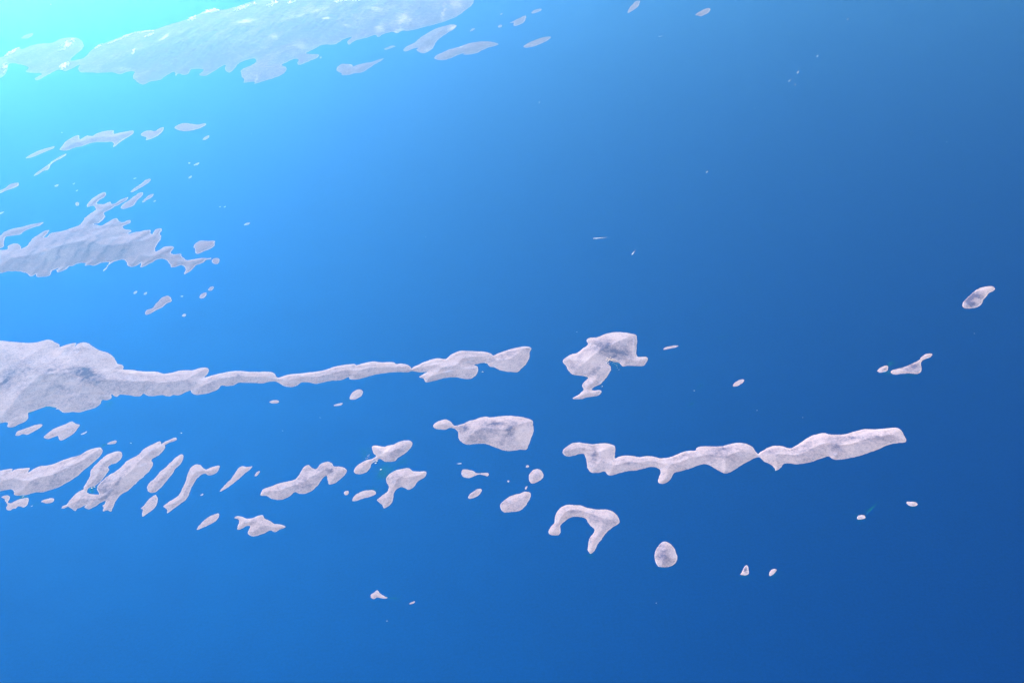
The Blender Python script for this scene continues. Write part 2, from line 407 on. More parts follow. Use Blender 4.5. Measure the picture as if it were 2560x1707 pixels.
    ('sea_rock', 'lower and larger of two pale oval rocks right of the club-shaped islet', 9, 1.0, [-6019, 16853, -6005, 16959, -5928, 17021, -5892, 16951, -5924, 16819, -5977, 16798],
     []),
    ('sea_rock', 'upper and smaller of two pale oval rocks right of the club-shaped islet', 7, 1.0, [-5896, 17098, -5888, 17195, -5832, 17237, -5797, 17182, -5827, 17075],
     []),
    ('sea_rock', 'lone small rock below the club-shaped pale islet', 6, 1.0, [-6215, 16207, -6191, 16287, -6140, 16260, -6152, 16179],
     []),
    ('island', 'longest pale island stretching from the left edge with a wooded broad head', 260, 1.0, [-9695, 15873, -9541, 15846, -9343, 15793, -9144, 15734, -8914, 15687, -8776, 15699, -8683, 15739, -8558, 15737, -8460, 15655, -8326, 15543, -8293, 15471, -8219, 15513, -8092, 15557, -8023, 15560, -8009, 15423, -7977, 15526, -7900, 15562, -7779, 15514, -7677, 15408, -7489, 15245, -7321, 15147, -7178, 15008, -7086, 14863, -7025, 14767, -6946, 14728, -6893, 14649, -6882, 14590, -6691, 14536, -6505, 14469, -6260, 14428, -6107, 14351, -5975, 14356, -5819, 14406, -5598, 14391, -5492, 14439, -5373, 14431, -5318, 14353, -5317, 14241, -5347, 14145, -5299, 14155, -5192, 14196, -5071, 14225, -4928, 14256, -4761, 14254, -4586, 14203, -4417, 14180, -4196, 14142, -4119, 14071, -4046, 13965, -3898, 14020, -3686, 14036, -3490, 14043, -3247, 14080, -3091, 14157, -2862, 14192, -2745, 14182, -2718, 14150, -2597, 14190, -2433, 14216, -2265, 14174, -2081, 14149, -2012, 14092, -1930, 14092, -1812, 14028, -1742, 13922, -1733, 13945, -1621, 14028, -1508, 14097, -1377, 14150, -1278, 14157, -1162, 14121, -1097, 14212, -1014, 14287, -914, 14337, -781, 14313, -648, 14280, -483, 14243, -385, 14187, -337, 14115, -253, 14169, -84, 14246, 84, 14296, 202, 14314, 300, 14286, 330, 14233, 290, 14109, 281, 13968, 205, 13783, 117, 13657, 49, 13576, -63, 13599, -174, 13636, -253, 13679, -331, 13766, -412, 13796, -450, 13885, -523, 13922, -605, 13906, -670, 13887, -614, 13810, -608, 13713, -642, 13595, -724, 13498, -804, 13495, -916, 13537, -996, 13574, -1141, 13580, -1269, 13543, -1397, 13506, -1493, 13500, -1536, 13605, -1610, 13655, -1563, 13717, -1484, 13783, -1614, 13792, -1730, 13848, -1810, 13818, -1974, 13839, -1836, 13824, -2000, 13851, -2163, 13854, -2325, 13834, -2484, 13787, -2627, 13737, -2723, 13729, -2799, 13760, -2820, 13817, -2904, 13760, -2984, 13744, -3130, 13750, -3288, 13711, -3383, 13697, -3504, 13758, -3619, 13768, -3690, 13688, -3766, 13658, -3883, 13687, -3976, 13766, -4052, 13843, -4169, 13864, -4295, 13834, -4446, 13862, -4598, 13888, -4715, 13903, -4785, 13844, -4897, 13832, -5000, 13859, -5031, 13769, -5145, 13690, -5267, 13653, -5396, 13657, -5484, 13718, -5516, 13789, -5574, 13756, -5685, 13678, -5787, 13699, -5842, 13659, -5969, 13715, -6083, 13716, -6144, 13703, -6254, 13751, -6323, 13800, -6349, 13745, -6429, 13739, -6573, 13792, -6728, 13825, -6762, 13771, -6818, 13797, -6881, 13858, -6856, 13749, -6920, 13699, -6997, 13714, -7003, 13598, -7058, 13514, -7171, 13464, -7286, 13422, -7419, 13439, -7564, 13442, -7630, 13496, -7697, 13556, -7742, 13547, -7731, 13586, -7837, 13639, -7939, 13651, -8033, 13599, -8114, 13552, -8180, 13514, -8138, 13382, -8139, 13307, -8234, 13219, -8306, 13158, -8410, 13173, -8434, 13268, -8468, 13298, -8577, 13291, -8708, 13302],
     [[-9470, 15470, -9084, 15472, -8829, 15346, -8631, 15280, -8354, 15078, -8085, 14837], [-8473, 15641, -8246, 15379, -7963, 15371, -7790, 15377, -7547, 15148, -7223, 14926, -7004, 14692], [-7269, 14499, -7017, 14500, -6651, 14389, -6465, 14314, -6229, 14306, -6047, 14309, -5789, 14275, -5499, 14085, -5321, 14020, -5087, 14086], [-5289, 14074, -5076, 14164, -4919, 14211, -4649, 14183, -4410, 14137, -4186, 14080, -4067, 13940], [-4019, 13948, -3808, 13961, -3562, 13964, -3321, 13999, -3083, 14087, -2838, 14110, -2592, 14119, -2260, 14103, -2010, 14035, -1775, 13926], [-1716, 13915, -1490, 14038, -1277, 14080, -1080, 14167, -881, 14263, -583, 14205, -370, 14113], [-288, 14088, -38, 14160, 215, 14249], [-8574, 13538, -8603, 14013, -8511, 14355, -8317, 14371, -8104, 14335, -7846, 14158, -7586, 13963, -7325, 13862, -7012, 13796], [-9245, 14789, -9075, 14882, -8893, 14945, -8687, 14947], [-1527, 13577, -1239, 13701, -948, 13772, -753, 13746]]),
    ('islet', 'bottle-shaped pale islet just under the broad left head of the longest island', 25, 1.0, [-8191, 12927, -8197, 13030, -8133, 13071, -8041, 13121, -7949, 13171, -7818, 13167, -7817, 13118, -7869, 13033, -7941, 12969, -8002, 12921, -8074, 12949, -8125, 12919],
     []),
    ('islet', 'arrow-tailed pale islet right of the bottle-shaped one', 30, 1.0, [-7693, 12818, -7669, 12904, -7622, 12996, -7549, 13060, -7444, 13121, -7340, 13190, -7264, 13123, -7181, 13076, -7184, 13003, -7207, 12879, -7259, 12789, -7315, 12725, -7385, 12702, -7430, 12755, -7465, 12826, -7525, 12798, -7607, 12767],
     []),
    ('sea_rock', 'short white sliver rock right of the arrow-tailed islet', 6, 1.0, [-7093, 12817, -7050, 12865, -7008, 12898, -6997, 12863, -7049, 12809],
     []),
    ('islet', 'little grey oval islet with bright rim off the tip of the big leaf island', 10, 1.0, [-6575, 12520, -6545, 12565, -6479, 12600, -6430, 12584, -6424, 12525, -6496, 12501],
     [[-7788, 11784, -7554, 11952, -7280, 12064, -7108, 12177, -6986, 12265], [-7194, 11546, -7117, 11750, -7053, 11960, -6917, 12189, -6660, 12386], [-8052, 11901, -7915, 11929, -7779, 12045]]),
    ('island', 'big leaf-shaped island at the left edge ending in a blunt right tip', 150, 1.0, [-8238, 12076, -8117, 12073, -8032, 12085, -7929, 12089, -7917, 12023, -7877, 12067, -7761, 12076, -7652, 12076, -7640, 11980, -7586, 12044, -7501, 12101, -7399, 12106, -7301, 12126, -7202, 12188, -7072, 12252, -6934, 12293, -6870, 12376, -6766, 12433, -6652, 12445, -6588, 12331, -6592, 12241, -6661, 12087, -6748, 11931, -6832, 11777, -6938, 11650, -7053, 11557, -7155, 11517, -7259, 11482, -7364, 11494, -7452, 11456, -7565, 11448, -7669, 11471, -7722, 11564, -7780, 11603, -7852, 11600, -7931, 11580, -8046, 11576],
     [[-7788, 11784, -7554, 11952, -7280, 12064, -7108, 12177, -6986, 12265], [-7194, 11546, -7117, 11750, -7053, 11960, -6917, 12189, -6660, 12386], [-8052, 11901, -7915, 11929, -7779, 12045]]),
    ('islet', 'crumpled hook islet at the left edge under the big leaf island', 20, 1.0, [-7866, 11445, -7820, 11477, -7743, 11462, -7708, 11396, -7706, 11324, -7668, 11300, -7587, 11352, -7513, 11385, -7425, 11379, -7394, 11320, -7392, 11214, -7423, 11173, -7521, 11208, -7539, 11160, -7586, 11155, -7604, 11127, -7682, 11156, -7707, 11213, -7701, 11253, -7761, 11337, -7807, 11404],
     [[-7788, 11784, -7554, 11952, -7280, 12064, -7108, 12177, -6986, 12265], [-7194, 11546, -7117, 11750, -7053, 11960, -6917, 12189, -6660, 12386], [-8052, 11901, -7915, 11929, -7779, 12045]]),
    ('islet', 'small bean islet right of the crumpled hook islet', 12, 1.0, [-7202, 11274, -7159, 11314, -7094, 11335, -7034, 11335, -7001, 11286, -7010, 11242, -7084, 11220, -7165, 11249],
     []),
    ('sea_rock', 'thin rock between the crumpled hook and the small bean islet', 4, 1.0, [-7337, 11171, -7302, 11214, -7296, 11185],
     []),
    ('island', 'two-fingered island with bright terraced slopes and a ragged lower shore', 140, 1.6, [-6637, 11525, -6626, 11629, -6613, 11756, -6647, 11890, -6611, 12018, -6560, 12146, -6501, 12252, -6396, 12308, -6306, 12309, -6242, 12199, -6243, 12120, -6285, 12031, -6355, 12006, -6382, 11969, -6352, 11878, -6372, 11767, -6409, 11642, -6469, 11543, -6531, 11508, -6564, 11474, -6530, 11387, -6439, 11346, -6350, 11336, -6415, 11457, -6417, 11563, -6374, 11664, -6316, 11765, -6247, 11833, -6184, 11924, -6130, 12051, -6047, 12131, -5988, 12191, -5932, 12322, -5822, 12424, -5715, 12484, -5678, 12407, -5621, 12470, -5541, 12519, -5472, 12550, -5444, 12495, -5494, 12450, -5564, 12423, -5607, 12382, -5592, 12299, -5625, 12189, -5679, 12105, -5743, 12050, -5702, 11978, -5684, 11887, -5709, 11755, -5789, 11614, -5847, 11504, -5893, 11404, -5938, 11347, -6006, 11282, -6032, 11224, -6045, 11144, -6046, 11023, -6056, 10935, -6114, 10965, -6182, 10949, -6193, 11044, -6234, 11088, -6208, 11095, -6208, 11176, -6267, 11153, -6306, 11092, -6352, 11057, -6412, 11024, -6488, 11077, -6479, 11126, -6542, 11079, -6585, 11057, -6593, 10995, -6676, 11058, -6752, 11116, -6786, 11090, -6837, 11087, -6827, 11131, -6780, 11159, -6766, 11249, -6733, 11369, -6682, 11435, -6631, 11482],
     [[-6108, 10994, -6081, 11295, -6022, 11496, -5913, 11740, -5750, 11961], [-6353, 11492, -6233, 11734, -6077, 11967, -5933, 12151, -5751, 12381], [-6682, 11118, -6581, 11434, -6567, 11772, -6495, 12027, -6351, 12201], [-6337, 11100, -6232, 11128]]),
    ('island', 'smooth sausage island standing tilted right of the two-fingered island', 55, 1.0, [-5647, 11432, -5637, 11515, -5584, 11594, -5532, 11739, -5469, 11840, -5410, 11966, -5358, 12060, -5291, 12124, -5255, 12093, -5235, 11990, -5254, 11876, -5306, 11784, -5322, 11667, -5366, 11543, -5418, 11402, -5478, 11294, -5532, 11274, -5595, 11297, -5634, 11368],
     [[-6108, 10994, -6081, 11295, -6022, 11496, -5913, 11740, -5750, 11961], [-6353, 11492, -6233, 11734, -6077, 11967, -5933, 12151, -5751, 12381], [-6682, 11118, -6581, 11434, -6567, 11772, -6495, 12027, -6351, 12201], [-6337, 11100, -6232, 11128], [-5585, 11342, -5470, 11602, -5284, 12063]]),
    ('islet', 'shark-tooth islet below the smooth sausage island', 25, 1.0, [-5628, 10947, -5603, 10998, -5563, 11114, -5514, 11200, -5471, 11230, -5417, 11138, -5397, 11055, -5406, 10952, -5479, 10841, -5554, 10771, -5581, 10856, -5586, 10932],
     [[-5585, 11342, -5470, 11602, -5284, 12063]]),
    ('island', 'bent seahorse island with a small knob at its upper right', 50, 1.0, [-5292, 10959, -5224, 11055, -5122, 11166, -5098, 11307, -5082, 11494, -5087, 11644, -5071, 11772, -5013, 11842, -4937, 11830, -4861, 11747, -4817, 11714, -4758, 11746, -4633, 11779, -4611, 11718, -4640, 11609, -4736, 11566, -4820, 11619, -4872, 11593, -4920, 11492, -4956, 11328, -4963, 11164, -4983, 11065, -5037, 10990, -5117, 10899, -5207, 10799, -5213, 10865, -5254, 10919],
     [[-5237, 10877, -5088, 11081, -5014, 11381, -5022, 11679, -4958, 11791], [-4783, 11651, -4655, 11745]]),
    ('islet', 'almond islet below the bent seahorse island', 25, 1.0, [-4688, 10416, -4669, 10505, -4610, 10613, -4529, 10691, -4432, 10723, -4410, 10658, -4433, 10570, -4516, 10494, -4602, 10446, -4664, 10415],
     [[-5237, 10877, -5088, 11081, -5014, 11381, -5022, 11679, -4958, 11791], [-4783, 11651, -4655, 11745]]),
    ('sea_rock', 'sliver rock between the seahorse island and the spoon islet', 5, 1.0, [-4793, 11124, -4780, 11157, -4741, 11176, -4745, 11137, -4779, 11119],
     []),
    ('islet', 'long spoon-shaped islet tapering to its lower left', 25, 1.0, [-4510, 11182, -4470, 11297, -4406, 11416, -4367, 11517, -4343, 11622, -4312, 11694, -4274, 11722, -4182, 11698, -4099, 11699, -4127, 11635, -4197, 11536, -4264, 11427, -4345, 11321, -4427, 11226, -4490, 11182],
     []),
    ('sea_rock', 'slim rock off the upper right of the spoon-shaped islet', 6, 1.0, [-4037, 11468, -4027, 11542, -3995, 11581, -3967, 11578, -3974, 11514, -4008, 11461],
     []),
    ('island', 'humped island of three joined lobes in the lower middle left', 80, 1.0, [-3870, 11020, -3877, 11106, -3855, 11165, -3755, 11205, -3636, 11264, -3511, 11292, -3401, 11321, -3366, 11380, -3336, 11483, -3299, 11586, -3239, 11631, -3180, 11561, -3110, 11521, -3062, 11612, -3009, 11660, -2937, 11669, -2873, 11612, -2838, 11553, -2749, 11534, -2658, 11483, -2632, 11422, -2656, 11335, -2718, 11238, -2796, 11163, -2870, 11147, -2897, 11221, -2932, 11346, -2966, 11329, -3006, 11239, -3050, 11131, -3123, 11037, -3216, 10990, -3302, 11000, -3364, 11044, -3424, 10969, -3514, 10909, -3596, 10898, -3700, 10940, -3795, 11011],
     [[-3849, 11082, -3596, 11187, -3392, 11257, -3307, 11479, -3224, 11566], [-3305, 11352, -3082, 11410, -2944, 11598], [-2944, 11598, -2813, 11443, -2697, 11440]]),
    ('islet', 'tiny round rimmed islet right of the three-lobed island', 8, 1.0, [-2637, 10945, -2612, 10984, -2569, 10982, -2558, 10936, -2579, 10890, -2618, 10898],
     []),
    ('islet', 'half-moon islet left of the mushroom island', 20, 1.0, [-2497, 10753, -2488, 10827, -2437, 10906, -2356, 10951, -2259, 10967, -2181, 10947, -2150, 10899, -2178, 10844, -2262, 10808, -2357, 10778, -2451, 10747],
     [[-2073, 10677, -1960, 10884, -1888, 11121, -1696, 11266, -1453, 11238]]),
    ('island', 'pale island with a white sand slope and beach at its pinched waist', 60, 1.0, [-2530, 11395, -2513, 11479, -2448, 11568, -2352, 11633, -2266, 11656, -2212, 11715, -2251, 11764, -2280, 11857, -2289, 11937, -2243, 11963, -2167, 11938, -2092, 11915, -2035, 11942, -1987, 11943, -1958, 11944, -1904, 11992, -1816, 12025, -1712, 12019, -1662, 11963, -1666, 11873, -1714, 11785, -1798, 11684, -1875, 11616, -1909, 11565, -1998, 11554, -2063, 11562, -2118, 11616, -2163, 11639, -2217, 11580, -2258, 11541, -2292, 11416, -2344, 11348, -2428, 11322, -2495, 11344],
     [[-2492, 11401, -2373, 11538, -2209, 11682, -2072, 11832, -1989, 11923], [-2120, 11660, -1896, 11833, -1710, 11969], [-2262, 11922, -2105, 11881]]),
    ('island', 'mushroom-shaped island with a bulging cap and a foot at lower left', 60, 1.0, [-2134, 10734, -2067, 10816, -1989, 10907, -1973, 10987, -2014, 11094, -2025, 11178, -1982, 11278, -1900, 11343, -1787, 11372, -1686, 11373, -1626, 11300, -1526, 11280, -1440, 11272, -1421, 11213, -1461, 11130, -1544, 11067, -1597, 10960, -1674, 10898, -1725, 10934, -1782, 10971, -1851, 10938, -1886, 10851, -1894, 10752, -1916, 10636, -1970, 10574, -2023, 10550, -2056, 10632, -2101, 10686],
     [[-2073, 10677, -1960, 10884, -1888, 11121, -1696, 11266, -1453, 11238]]),
    ('island', 'whale-shaped island with a small round head at left and dark wooded gullies', 150, 1.0, [-1353, 12332, -1303, 12409, -1228, 12452, -1137, 12467, -1076, 12404, -1030, 12327, -1007, 12294, -879, 12321, -773, 12391, -697, 12403, -605, 12444, -498, 12458, -446, 12432, -317, 12437, -165, 12438, -15, 12402, 133, 12343, 222, 12267, 227, 12148, 223, 11986, 174, 11832, 128, 11675, 93, 11586, -11, 11592, -200, 11586, -285, 11625, -414, 11718, -543, 11801, -690, 11807, -808, 11810, -896, 11877, -943, 11990, -957, 12130, -1007, 12214, -1075, 12245, -1150, 12215, -1240, 12226, -1316, 12263],
     [[-1302, 12325, -1212, 12362, -1121, 12350], [-969, 12237, -864, 12248, -653, 12293, -473, 12270, -322, 12287, -54, 12218, 194, 12223], [-623, 12289, -537, 12079, -512, 11869], [-262, 12268, -333, 11939, -369, 11739], [-39, 12209, -35, 11994, -81, 11638]]),
    ('islet', 'dumbbell islet with a bulb at each end below the whale-shaped island', 15, 1.0, [-903, 11205, -886, 11250, -798, 11240, -713, 11194, -657, 11145, -586, 11141, -515, 11143, -493, 11095, -515, 11051, -580, 11080, -643, 11108, -715, 11075, -785, 11048, -873, 11078, -904, 11142],
     [[-1302, 12325, -1212, 12362, -1121, 12350], [-969, 12237, -864, 12248, -653, 12293, -473, 12270, -322, 12287, -54, 12218, 194, 12223], [-623, 12289, -537, 12079, -512, 11869], [-262, 12268, -333, 11939, -369, 11739], [-39, 12209, -35, 11994, -81, 11638]]),
    ('islet', 'small oval islet below the dumbbell islet', 15, 1.0, [-807, 10629, -792, 10691, -733, 10758, -663, 10805, -611, 10795, -608, 10740, -648, 10671, -721, 10620, -790, 10606],
     []),
    ('islet', 'plump egg-shaped pale islet with a blunt upper right corner', 35, 1.0, [-354, 10407, -337, 10463, -256, 10555, -171, 10615, -59, 10642, 25, 10672, 88, 10645, 98, 10570, 56, 10454, -4, 10354, -78, 10285, -172, 10277, -294, 10271, -335, 10324],
     []),
    ('islet', 'round grey islet right of the dumbbell islet', 25, 1.0, [88, 10975, 114, 11055, 178, 11125, 249, 11132, 290, 11077, 308, 10971, 278, 10898, 202, 10845, 128, 10827, 90, 10879],
     []),
    ('sea_rock', 'speck rock just above the round grey islet', 5, 1.0, [54, 11184, 68, 11229, 99, 11230, 111, 11199, 84, 11172],
     []),
    ('sea_rock', 'lone speck rock between the dumbbell and the round grey islet', 5, 1.0, [-233, 10910, -222, 10937, -201, 10933, -197, 10906, -217, 10887],
     []),
    ('sea_rock', 'speck rock touching the top of the plump egg-shaped islet', 6, 1.0, [16, 10713, 34, 10777, 62, 10780, 50, 10727, 35, 10705],
     []),
    ('island', 'winding white island on the right, nipped to a thread near its middle', 130, 1.0, [627, 11456, 666, 11544, 738, 11613, 800, 11654, 888, 11659, 986, 11625, 1113, 11588, 1230, 11596, 1343, 11571, 1419, 11520, 1426, 11426, 1407, 11320, 1396, 11228, 1461, 11264, 1577, 11273, 1673, 11247, 1754, 11220, 1870, 11228, 1965, 11202, 2056, 11154, 2200, 11163, 2322, 11213, 2431, 11260, 2518, 11271, 2600, 11264, 2624, 11315, 2690, 11347, 2803, 11335, 2970, 11313, 3134, 11344, 3267, 11361, 3373, 11326, 3452, 11240, 3473, 11138, 3498, 11079, 3510, 11095, 3596, 11155, 3695, 11209, 3800, 11231, 3906, 11201, 3984, 11148, 4106, 11205, 4253, 11318, 4388, 11391, 4498, 11422, 4589, 11429, 4647, 11392, 4768, 11366, 4882, 11364, 5041, 11411, 5195, 11442, 5375, 11420, 5550, 11427, 5676, 11418, 5715, 11360, 5717, 11248, 5709, 11113, 5665, 11075, 5567, 11076, 5417, 11051, 5249, 10975, 5090, 10919, 4901, 10857, 4711, 10827, 4583, 10821, 4523, 10849, 4484, 10907, 4378, 10877, 4222, 10822, 4104, 10801, 3991, 10791, 3876, 10828, 3813, 10818, 3728, 10735, 3640, 10682, 3650, 10748, 3623, 10820, 3546, 10902, 3488, 11004, 3439, 10999, 3291, 10922, 3127, 10816, 3012, 10737, 2925, 10720, 2854, 10776, 2810, 10832, 2743, 10913, 2681, 10951, 2609, 10939, 2458, 10884, 2281, 10832, 2212, 10819, 2154, 10724, 2084, 10641, 1992, 10601, 1940, 10637, 1965, 10750, 2009, 10847, 2002, 10927, 1929, 10977, 1829, 10968, 1683, 10933, 1571, 10931, 1471, 10916, 1369, 10887, 1283, 10866, 1237, 10892, 1208, 10957, 1125, 10946, 1014, 10959, 970, 11027, 962, 11158, 962, 11286, 939, 11382, 890, 11392, 801, 11366, 713, 11350, 649, 11388],
     [[684, 11504, 964, 11559, 1166, 11550, 1346, 11480], [1194, 11542, 1157, 11285, 1105, 11015], [1299, 10992, 1378, 11173, 1608, 11188, 1829, 11151, 2046, 11094, 2310, 11148, 2548, 11201, 2758, 11256, 3012, 11247, 3268, 11304, 3438, 11121], [2331, 11103, 2180, 10889, 2016, 10663], [3186, 11259, 3074, 11015, 2934, 10760], [3534, 11077, 3786, 11176, 3964, 11101, 4158, 11185, 4362, 11303, 4558, 11334, 4761, 11299, 5021, 11349, 5242, 11367, 5529, 11367, 5683, 11319], [4789, 11295, 4631, 11064, 4581, 10857]]),
    ('island', 'blocky wooded island with a boat-filled bay and a crooked southern foot', 110, 1.0, [828, 13794, 897, 13888, 1003, 13972, 1104, 14001, 1196, 14103, 1307, 14217, 1303, 14359, 1362, 14418, 1480, 14420, 1639, 14493, 1779, 14533, 1944, 14510, 2072, 14462, 2167, 14404, 2172, 14267, 2130, 14040, 2102, 13761, 2131, 13735, 2231, 13732, 2268, 13683, 2218, 13546, 2159, 13477, 2030, 13489, 1889, 13513, 1824, 13503, 1773, 13606, 1698, 13649, 1624, 13700, 1590, 13663, 1574, 13638, 1596, 13580, 1622, 13508, 1585, 13359, 1484, 13187, 1391, 13068, 1290, 13003, 1233, 12939, 1277, 12915, 1373, 12910, 1391, 12867, 1342, 12780, 1243, 12755, 1135, 12748, 1038, 12711, 900, 12743, 971, 12807, 1056, 12885, 1099, 12956, 1089, 13061, 1128, 13160, 1210, 13268, 1162, 13308, 1071, 13347, 964, 13388, 907, 13503, 872, 13649],
     [[872, 13788, 1183, 13970, 1411, 14255, 1729, 14403, 2028, 14390, 2128, 14215, 2070, 13709, 2208, 13608], [1311, 14096, 1460, 13681, 1454, 13355, 1210, 13019]]),
    ('islet', 'white splinter islet right of the blocky wooded island', 10, 1.0, [2559, 13899, 2615, 13960, 2709, 13981, 2809, 13990, 2852, 13976, 2798, 13929, 2695, 13906, 2577, 13882],
     [[872, 13788, 1183, 13970, 1411, 14255, 1729, 14403, 2028, 14390, 2128, 14215, 2070, 13709, 2208, 13608], [1311, 14096, 1460, 13681, 1454, 13355, 1210, 13019]]),
    ('islet', 'bright rimmed grain-shaped islet above the winding white island', 12, 1.0, [3485, 12738, 3531, 12819, 3619, 12885, 3694, 12907, 3721, 12877, 3682, 12807, 3597, 12742, 3511, 12717],
     [[684, 11504, 964, 11559, 1166, 11550, 1346, 11480], [1194, 11542, 1157, 11285, 1105, 11015], [1299, 10992, 1378, 11173, 1608, 11188, 1829, 11151, 2046, 11094, 2310, 11148, 2548, 11201, 2758, 11256, 3012, 11247, 3268, 11304, 3438, 11121], [2331, 11103, 2180, 10889, 2016, 10663], [3186, 11259, 3074, 11015, 2934, 10760], [3534, 11077, 3786, 11176, 3964, 11101, 4158, 11185, 4362, 11303, 4558, 11334, 4761, 11299, 5021, 11349, 5242, 11367, 5529, 11367, 5683, 11319], [4789, 11295, 4631, 11064, 4581, 10857]]),
    ('island', 'hook-shaped white island curled around a round bay', 70, 1.0, [297, 9841, 332, 9928, 384, 9996, 402, 10106, 448, 10214, 523, 10303, 607, 10334, 700, 10317, 793, 10297, 868, 10247, 997, 10194, 1129, 10180, 1217, 10132, 1274, 10037, 1292, 9942, 1268, 9886, 1178, 9823, 1092, 9742, 1013, 9634, 935, 9518, 885, 9419, 826, 9370, 796, 9411, 809, 9535, 842, 9656, 905, 9756, 925, 9814, 882, 9882, 848, 9960, 829, 10027, 769, 10065, 691, 10085, 610, 10070, 527, 10004, 467, 9928, 461, 9823, 433, 9759, 372, 9760, 312, 9781],
     [[377, 9823, 439, 10102, 600, 10254, 799, 10222, 1004, 10142, 1187, 10103, 1269, 9963], [1203, 10017, 1026, 9761, 839, 9428]]),
    ('island', 'round speckled island with dark scrub and a bright rim, near the bottom', 60, 1.0, [1664, 9268, 1697, 9350, 1764, 9447, 1831, 9487, 1892, 9454, 1936, 9377, 1956, 9271, 1954, 9169, 1916, 9086, 1852, 9043, 1748, 9034, 1686, 9052, 1654, 9130],
     [[1688, 9130, 1791, 9289, 1852, 9420]]),
    ('islet', 'dark-centred comma islet at the far right edge', 30, 1.0, [7950, 14532, 8020, 14630, 8186, 14794, 8342, 14930, 8497, 15028, 8624, 15055, 8717, 15041, 8728, 14969, 8671, 14897, 8553, 14821, 8465, 14716, 8370, 14625, 8309, 14531, 8190, 14433, 8064, 14400, 7960, 14415, 7936, 14462],
     []),
    ('islet', 'tiny grey kidney islet left of the boot islet on the right', 10, 1.0, [5864, 12837, 5919, 12898, 6017, 12955, 6075, 12964, 6081, 12909, 6041, 12834, 5960, 12792, 5883, 12789],
     []),
    ('islet', 'boot-shaped islet with a thin upraised arm on the right', 25, 1.0, [6066, 12782, 6111, 12829, 6211, 12853, 6339, 12890, 6480, 12958, 6593, 13020, 6674, 13097, 6772, 13184, 6854, 13195, 6897, 13174, 6844, 13098, 6748, 13056, 6675, 13011, 6619, 12931, 6588, 12815, 6531, 12716, 6451, 12680, 6360, 12707, 6236, 12712, 6119, 12702, 6069, 12730],
     []),
    ('sea_rock', 'white wedge rock right of the sand spit in the dark blue corner', 10, 1.0, [5245, 9870, 5301, 9871, 5360, 9855, 5383, 9804, 5346, 9775, 5278, 9775, 5241, 9807],
     []),
    ('sea_rock', 'white block rock with a pale sand spit trailing from it', 10, 1.0, [4479, 9623, 4501, 9671, 4557, 9694, 4605, 9683, 4602, 9624, 4554, 9609, 4483, 9608],
     []),
    ('sea_rock', 'fin-shaped white rock with a grey face, left of two at lower right', 15, 1.0, [2694, 8802, 2733, 8859, 2750, 8892, 2788, 8941, 2825, 8964, 2837, 8942, 2833, 8878, 2824, 8826, 2799, 8800, 2761, 8787, 2727, 8796],
     []),
    ('sea_rock', 'half-moon white rock, right of two at lower right', 12, 1.0, [3062, 8746, 3068, 8783, 3098, 8833, 3137, 8864, 3164, 8865, 3193, 8843, 3161, 8803, 3120, 8766, 3089, 8747],
     []),
    ('islet', 'kite-shaped white islet with a tail, alone at the bottom', 15, 1.0, [-2100, 8958, -2061, 8997, -2013, 9036, -1972, 8980, -1919, 8927, -1850, 8886, -1879, 8873, -1954, 8884, -2005, 8905, -2040, 8880, -2088, 8905],
     []),
    ('sea_rock', 'small slanted white rock right of the kite-shaped islet', 5, 1.0, [-1593, 8751, -1559, 8784, -1501, 8800, -1519, 8761, -1564, 8747],
     []),
    ('islet', 'flat grey oval islet under the middle of the longest island', 10, 1.0, [-4099, 13288, -4054, 13326, -3975, 13329, -3925, 13286, -3943, 13240, -4025, 13240],
     []),
    ('islet', 'egg islet standing tilted under the right half of the longest island', 20, 1.0, [-2752, 13195, -2745, 13303, -2695, 13406, -2619, 13448, -2548, 13400, -2540, 13315, -2582, 13225, -2660, 13176, -2715, 13173],
     []),
    ('sea_rock', 'thin rock left of the tilted egg islet', 6, 1.0, [-3007, 13055, -2952, 13096, -2853, 13104, -2866, 13057, -2946, 13037],
     []),
    ('island', 'bird-shaped white island with a pointed right wing in the lower left', 45, 1.0, [-4180, 10594, -4149, 10633, -4076, 10612, -4000, 10571, -3917, 10567, -3841, 10607, -3770, 10611, -3734, 10535, -3658, 10491, -3579, 10416, -3494, 10397, -3397, 10330, -3466, 10294, -3540, 10246, -3612, 10282, -3699, 10236, -3788, 10199, -3869, 10204, -3923, 10251, -3927, 10329, -3919, 10400, -3973, 10415, -4020, 10373, -4087, 10352, -4105, 10414, -4093, 10498, -4114, 10558],
     [[-4142, 10600, -4048, 10532, -3884, 10533, -3773, 10569], [-3877, 10249, -3781, 10407, -3677, 10434, -3431, 10335]]),
]
